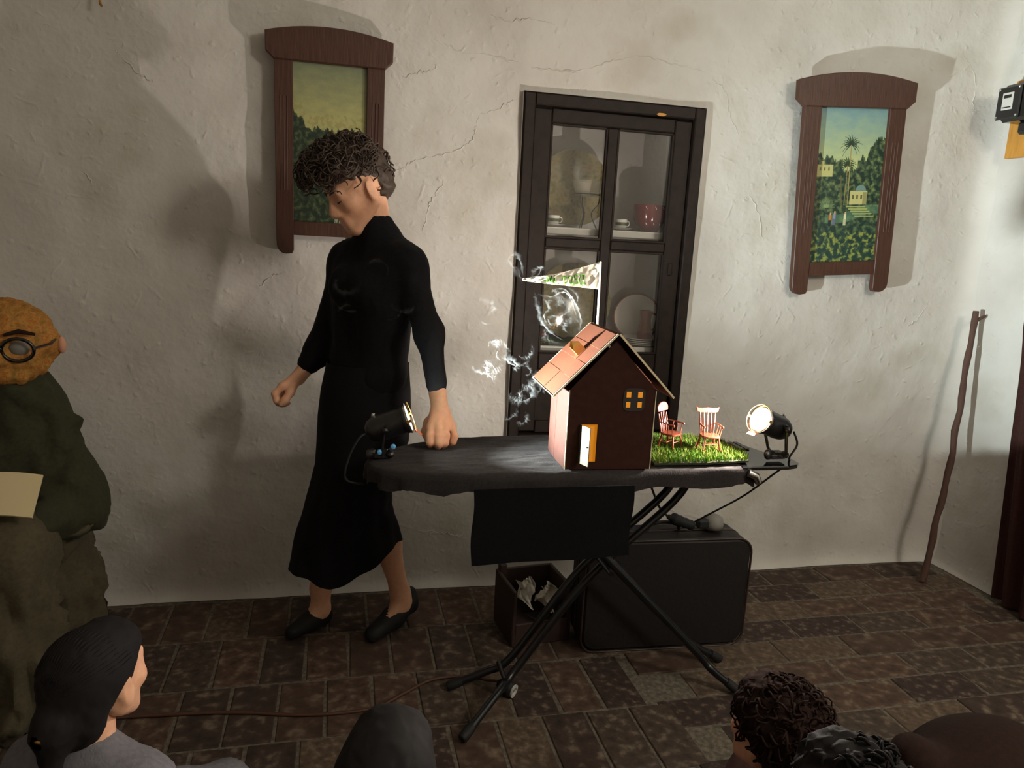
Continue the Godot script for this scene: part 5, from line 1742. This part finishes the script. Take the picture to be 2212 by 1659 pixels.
	# shoes
	for k in 2:
		f = Field.new([Vector3(-0.20, -0.01, 0.20), Vector3(0.06, -0.01, 0.22)][k], [Vector3(0.02, 0.17, 0.42), Vector3(0.33, 0.20, 0.49)][k], 0.006, 0.007)
		if k == 0:
			f.cap(Vector3(-0.052, 0.045, 0.255), Vector3(-0.09, 0.036, 0.29), 0.036, 0.036).cap(Vector3(-0.09, 0.036, 0.29), Vector3(-0.15, 0.026, 0.345), 0.036, 0.026)
			f.cap(Vector3(-0.052, 0.075, 0.25), Vector3(-0.052, 0.03, 0.25), 0.034, 0.036)
			f.cap(Vector3(-0.055, 0.13, 0.275), Vector3(-0.055, 0.085, 0.27), 0.03, 0.03, true)
		else:
			f.cap(Vector3(0.252, 0.085, 0.292), Vector3(0.20, 0.052, 0.335), 0.036, 0.038).cap(Vector3(0.20, 0.052, 0.335), Vector3(0.125, 0.030, 0.40), 0.040, 0.030)
			f.cap(Vector3(0.262, 0.12, 0.285), Vector3(0.262, 0.07, 0.285), 0.022, 0.03)
			f.cap(Vector3(0.222, 0.15, 0.312), Vector3(0.225, 0.105, 0.32), 0.034, 0.03, true)
		put("shoe", f.into(Geo.new()), M.black_rubber, o)

func seated_figure() -> void:
	var o := thing("seated_figure", "seated figure in a dark green shawl with tan felt head and round dark glasses", "figure")
	var hc := Vector3(-0.925, 1.045, 0.44)
	var t := Transform3D(facing(Vector3(0.18, -0.12, 1.0)), hc)
	var g := Geo.new()
	var f := Field.new(Vector3(-0.19, -0.22, -0.17), Vector3(0.19, 0.16, 0.20), 0.0075, 0.012)
	f.ell(Vector3(0, 0.01, -0.01), Vector3(0.118, 0.112, 0.118))
	f.ell(Vector3(0, -0.06, 0.02), Vector3(0.098, 0.065, 0.09))
	f.cap(Vector3(0, -0.08, 0), Vector3(0, -0.2, -0.02), 0.06, 0.07)
	f.ell(Vector3(0, -0.02, 0.115), Vector3(0.028, 0.03, 0.035))
	for s in [-1.0, 1.0]:
		f.ell(Vector3(s * 0.124, -0.01, 0.0), Vector3(0.02, 0.036, 0.028))
		f.ell(Vector3(s * 0.136, -0.008, 0.012), Vector3(0.012, 0.022, 0.016), Basis.IDENTITY, true)
		f.ell(Vector3(s * 0.048, 0.012, 0.118), Vector3(0.03, 0.026, 0.02), Basis.IDENTITY, true)
		f.ell(Vector3(s * 0.06, -0.045, 0.085), Vector3(0.032, 0.026, 0.026))
	f.cap(Vector3(-0.04, -0.082, 0.104), Vector3(0.04, -0.082, 0.104), 0.01, 0.01)
	f.into(g)
	var nn := noise(16.0, 51, 3)
	g.bump(0, func(p): return 0.014 * nn.get_noise_3dv(p))
	for i in g.v.size():
		g.v[i] = t * g.v[i]
	# trunk, arms and legs under the cloth belong to the same body
	var f2 := Field.new(Vector3(-1.30, 0.0, 0.12), Vector3(-0.60, 0.98, 0.92), 0.02, 0.02)
	f2.cap(Vector3(-0.935, 0.88, 0.41), Vector3(-0.955, 0.5, 0.38), 0.07, 0.09)
	for s in [-1.0, 1.0]:
		f2.cap(Vector3(-0.95 + s * 0.10, 0.50, 0.40), Vector3(-0.95 + s * 0.09, 0.50, 0.68), 0.06, 0.045)
		f2.cap(Vector3(-0.95 + s * 0.09, 0.50, 0.68), Vector3(-0.95 + s * 0.10, 0.08, 0.68), 0.042, 0.035)
	f2.into(g)
	put("body", g, M.tan_felt, o, "tan and orange mottled felt head")
	put("ear_tip", Geo.new().ball(t * Vector3(0.137, -0.012, -0.004), Vector3(0.012, 0.026, 0.014), t.basis, 12, 8), M.pink_felt, o, "pinkish edge of the ear")
	# round glasses and eyes
	for s in [-1.0, 1.0]:
		var p := []
		for k in 25:
			var a := TAU * k / 24.0
			p.append(t * Vector3(s * 0.05 + cos(a) * 0.038, 0.008 + sin(a) * 0.032, 0.122))
		put("glasses_rim", Geo.new().tube(p, 0.005, 8), M.black_gloss, o)
		put("eye", Geo.new().ball(t * Vector3(s * 0.048, 0.004, 0.092), Vector3(0.026, 0.022, 0.018), t.basis, 14, 10), M.grey_plastic, o)
		put("glasses_arm", Geo.new().tube([t * Vector3(s * 0.088, 0.012, 0.118), t * Vector3(s * 0.122, 0.012, 0.07), t * Vector3(s * 0.128, 0.012, 0.0)], 0.0035, 6), M.black_gloss, o)
		put("eyebrow", Geo.new().tube([t * Vector3(s * 0.02, 0.05, 0.122), t * Vector3(s * 0.055, 0.058, 0.112), t * Vector3(s * 0.088, 0.044, 0.09)], [0.004, 0.007, 0.004], 7), M.brown_hair, o)
	put("glasses_bridge", Geo.new().tube([t * Vector3(-0.013, 0.012, 0.124), t * Vector3(0, 0.018, 0.13), t * Vector3(0.013, 0.012, 0.124)], 0.004, 6), M.black_gloss, o)
	# shawl over shoulders and arms
	g = Geo.new()
	f = Field.new(Vector3(-1.32, 0.40, 0.10), Vector3(-0.58, 0.99, 0.80), 0.016, 0.026)
	f.cap(Vector3(-0.93, 0.90, 0.42), Vector3(-0.95, 0.62, 0.40), 0.10, 0.17)
	f.cap(Vector3(-0.93, 0.88, 0.42), Vector3(-0.865, 0.85, 0.43), 0.085, 0.075)
	f.cap(Vector3(-0.865, 0.85, 0.43), Vector3(-0.765, 0.63, 0.47), 0.075, 0.062)
	f.cap(Vector3(-0.765, 0.63, 0.47), Vector3(-0.745, 0.575, 0.52), 0.065, 0.06)
	f.cap(Vector3(-0.745, 0.575, 0.52), Vector3(-0.80, 0.56, 0.66), 0.06, 0.05)
	f.cap(Vector3(-1.0, 0.85, 0.43), Vector3(-1.13, 0.63, 0.47), 0.08, 0.07)
	f.cap(Vector3(-1.13, 0.63, 0.47), Vector3(-1.02, 0.60, 0.66), 0.065, 0.05)
	f.into(g)
	var nf := noise(5.0, 52, 3)
	g.bump(0, func(p): return 0.012 * sin(p.x * 70.0 + p.y * 40.0 + 6.0 * nf.get_noise_3dv(p)) * 0.5 + 0.03 * nf.get_noise_3dv(p))
	put("shawl", g, M.shawl, o, "dark green woollen shawl")
	# robe over lap and legs, falling in long folds
	g = Geo.new()
	f = Field.new(Vector3(-1.36, 0.0, 0.05), Vector3(-0.58, 0.72, 1.0), 0.017, 0.026)
	f.cap(Vector3(-0.96, 0.52, 0.36), Vector3(-0.96, 0.10, 0.34), 0.20, 0.21)
	for s in [-1.0, 1.0]:
		f.cap(Vector3(-0.95 + s * 0.09, 0.50, 0.42), Vector3(-0.94 + s * 0.085, 0.525, 0.70), 0.12, 0.085)
		f.cap(Vector3(-0.94 + s * 0.085, 0.525, 0.70), Vector3(-0.95 + s * 0.10, 0.07, 0.70), 0.09, 0.12)
	f.into(g)
	g.bump(0, func(p): return 0.05 * (0.5 - absf(sin(p.x * 20.0 + p.z * 11.0 + 4.0 * nf.get_noise_3d(p.x, p.y * 0.4, p.z)))) * clampf((0.62 - p.y) * 3.0, 0.2, 1.0))
	put("robe", g, M.robe, o, "faded olive-brown robe in long folds")
	g = Geo.new()
	g.lathe([Vector2(0.062, 0.0), Vector2(0.07, 0.02), Vector2(0.066, 0.045), Vector2(0.05, 0.045), Vector2(0.045, 0.0), Vector2(0.062, 0.0)], 18, aim(Vector3(-0.752, 0.56, 0.545), Vector3(0.35, 0.35, 0.8)))
	put("sleeve_cuff", g, M.robe, o, "wide brown sleeve cuff")
	# sheets held in the lap
	var pg := Geo.new().slab(10, 8, func(u, v): return Vector3(-0.96 + 0.20 * u, 0.64 + 0.085 * (1.0 - v) + 0.012 * sin(u * 3.0), 0.70 + 0.09 * v), 0.006)
	single("booklet", pg, M.old_paper, "yellowed paper booklet lying open on the seated figure's lap", "booklet")

func watcher(label: String, hc: Vector3, dir: Vector3, sc: float, hair_mat: Material, coat: Material, curly: int, hand: Variant, tail := false) -> void:
	var o := thing("person", label, "person")
	var t := Transform3D(facing(dir), hc)
	var g := Geo.new()
	head(g, t, 0.0065, sc)
	var flat := (dir - Vector3.UP * dir.y).normalized()
	var sd := Vector3.UP.cross(flat)
	var nb := t * (Vector3(0, -0.16, -0.045) * sc)
	var hip := Vector3(nb.x, 0.10, nb.z) - flat * 0.06
	var lo := Vector3(hc.x - 0.36, 0.0, hc.z - 0.48)
	var hi := Vector3(hc.x + 0.36, hc.y, hc.z + 0.36)
	if hand != null:
		lo = Vector3(minf(lo.x, hand.x - 0.08), 0.0, minf(lo.z, hand.z - 0.08))
		hi = Vector3(maxf(hi.x, hand.x + 0.08), maxf(hi.y, hand.y + 0.08), maxf(hi.z, hand.z + 0.08))
	var sh := nb.y - 0.05 * sc
	var f := Field.new(lo, hi, 0.018, 0.016)
	f.cap(t * (Vector3(0, -0.06, -0.03) * sc), nb, 0.047 * sc, 0.05 * sc)
	var parts := []
	parts.append([Vector3(nb.x, sh, nb.z) - sd * 0.10 * sc, Vector3(nb.x, sh, nb.z) + sd * 0.10 * sc, 0.055 * sc, 0.055 * sc])
	parts.append([Vector3(nb.x, sh - 0.05, nb.z), hip, 0.095 * sc, 0.10])
	for s in [-1.0, 1.0]:
		var shp: Vector3 = Vector3(nb.x, sh, nb.z) + sd * 0.13 * s * sc
		if hand != null and s < 0.0:
			var mid: Vector3 = shp.lerp(hand, 0.5) - Vector3(0, 0.05, 0)
			parts.append([shp, mid, 0.042 * sc, 0.034 * sc])
			parts.append([mid, hand, 0.032 * sc, 0.022 * sc])
		else:
			parts.append([shp, shp + sd * s * 0.05 - Vector3(0, 0.14, 0) * sc, 0.042 * sc, 0.036 * sc])
			parts.append([shp + sd * s * 0.05 - Vector3(0, 0.14, 0) * sc, hip + sd * s * 0.10 + flat * 0.2 + Vector3(0, 0.05, 0), 0.034 * sc, 0.026])
		parts.append([hip + sd * s * 0.07, hip + sd * s * 0.17 + flat * 0.26 + Vector3(0, 0.0, 0), 0.072, 0.055])
		parts.append([hip + sd * s * 0.17 + flat * 0.26, hip + flat * 0.20 - sd * s * 0.05 - Vector3(0, 0.045, 0), 0.052, 0.04])
	for p in parts:
		f.cap(p[0], p[1], p[2], p[3])
	f.into(g)
	if hand != null:
		var fh := Field.new(hand - Vector3.ONE * 0.06, hand + Vector3.ONE * 0.06, 0.004, 0.005)
		fh.ell(hand, Vector3(0.02, 0.024, 0.026))
		for k in 4:
			fh.cap(hand + Vector3((k - 1.5) * 0.012, 0.012, -0.02), hand + Vector3((k - 1.5) * 0.013, 0.032, -0.016), 0.0085, 0.0075)
			fh.cap(hand + Vector3((k - 1.5) * 0.013, 0.032, -0.016), hand + Vector3((k - 1.5) * 0.012, 0.03, 0.008), 0.0078, 0.0072)
		fh.cap(hand + Vector3(-0.02, 0.0, 0.0), hand + Vector3(-0.03, 0.024, 0.004), 0.009, 0.0075)
		fh.into(g)
	put("body", g, M.skin, o)
	# clothes
	g = Geo.new()
	f = Field.new(lo - Vector3(0.03, 0, 0.03), hi + Vector3(0.03, 0, 0.03), 0.018, 0.02)
	for p in parts:
		f.cap(p[0], p[1], p[2] + 0.016, p[3] + (0.016 if p[3] > 0.0225 * sc else -0.012))
	f.cap(nb + Vector3(0, 0.01, 0) - flat * 0.005, nb - Vector3(0, 0.05, 0), 0.058 * sc, 0.07 * sc)
	f.into(g)
	var nf := noise(8.0, 60, 2)
	g.bump(0, func(p): return 0.008 * nf.get_noise_3dv(p))
	put("clothes", g, coat, o)
	# hair
	g = Geo.new()
	f = Field.new(Vector3(-0.13, -0.17, -0.17), Vector3(0.13, 0.15, 0.13), 0.008, 0.012)
	f.ell(Vector3(0, 0.032, -0.030), Vector3(0.082, 0.084, 0.094))
	f.ell(Vector3(0, -0.04, -0.070), Vector3(0.064, 0.075, 0.045))
	f.ell(Vector3(0, 0.062, 0.038), Vector3(0.062, 0.042, 0.045))
	if curly > 0:
		f.ell(Vector3(0, 0.05, -0.005), Vector3(0.088, 0.074, 0.095))
	if tail:
		f.ell(Vector3(0, -0.03, -0.125), Vector3(0.032, 0.036, 0.034))
		f.cap(Vector3(0, -0.05, -0.13), Vector3(0.0, -0.14, -0.135), 0.026, 0.016)
	f.into(g)
	var nh := noise(30.0, 61, 3)
	g.bump(0, func(p): return (0.012 if curly > 0 else 0.003) * nh.get_noise_3dv(p))
	var tt := t.scaled_local(Vector3.ONE * sc)
	for i in g.v.size():
		g.v[i] = tt * g.v[i]
	if curly > 0:
		curls(g, tt * Transform3D(Basis(), Vector3(0, 0.03, -0.03)), Vector3(0.092, 0.096, 0.104), curly, 77, 0.003, -0.5, 0.009)
	put("hair", g, hair_mat, o)
	if tail:
		put("hair_tie", Geo.new().tube(ring_t(tt * Transform3D(Basis.from_euler(Vector3(0.4, 0, 0)), Vector3(0, -0.052, -0.128)), 0.028, 0.0), 0.006, 7), M.brass, o)
		var st := Geo.new()
		for k in 26:
			var a := -1.3 + 2.6 * k / 25.0
			var p := []
			for i in 7:
				var u := i / 6.0
				var d := Vector3(sin(a) * cos(u * 1.5), cos(a) * cos(u * 1.5), 0.55 - 1.5 * u)
				p.append(tt * (Vector3(0, 0.030, -0.03) + d.normalized() * Vector3(0.0835, 0.0855, 0.0955)))
			st.tube(p, 0.0022, 4)
		put("hair_strand", st, hair_mat, o)

func spectators() -> void:
	watcher("spectator with dark hair tied back and a grey hooded top, lower left corner", Vector3(-0.475, 0.480, 1.28), Vector3(0.42, 0.02, -0.90), 1.0, M.black_hair, M.hoodie, 0, null, true)
	watcher("smooth black-haired spectator at the bottom edge, left of the board's feet", Vector3(0.085, 0.515, 1.72), Vector3(0.25, 0.1, -1.0), 1.0, M.black_hair, M.dark_sweater, 0, null)
	watcher("spectator with curly brown hair at the bottom edge, nearest the board's right foot", Vector3(0.915, 0.398, 1.56), Vector3(-0.2, 0.1, -1.0), 0.95, M.brown_hair, M.rust_sweater, 220, null)
	watcher("spectator with short black hair at the bottom edge, right of the curly-haired one", Vector3(0.675, 0.665, 2.06), Vector3(-0.25, 0.15, -1.0), 0.8, M.black_hair, M.dark_sweater, 120, null)
	var g := Geo.new()
	var f := Field.new(Vector3(1.10, 0.0, 1.35), Vector3(1.80, 0.5, 1.95), 0.016, 0.02)
	f.ell(Vector3(1.47, 0.20, 1.62), Vector3(0.24, 0.15, 0.20), Basis.from_euler(Vector3(0.15, 0.3, 0.1)))
	f.ell(Vector3(1.27, 0.30, 1.58), Vector3(0.05, 0.06, 0.05), Basis.from_euler(Vector3(0, 0, 0.5)))
	f.ell(Vector3(1.45, 0.06, 1.65), Vector3(0.22, 0.06, 0.18))
	f.into(g)
	single("floor_cushion", g, M.cushion_cloth, "dark brown plump floor cushion at the lower right corner", "cushion")
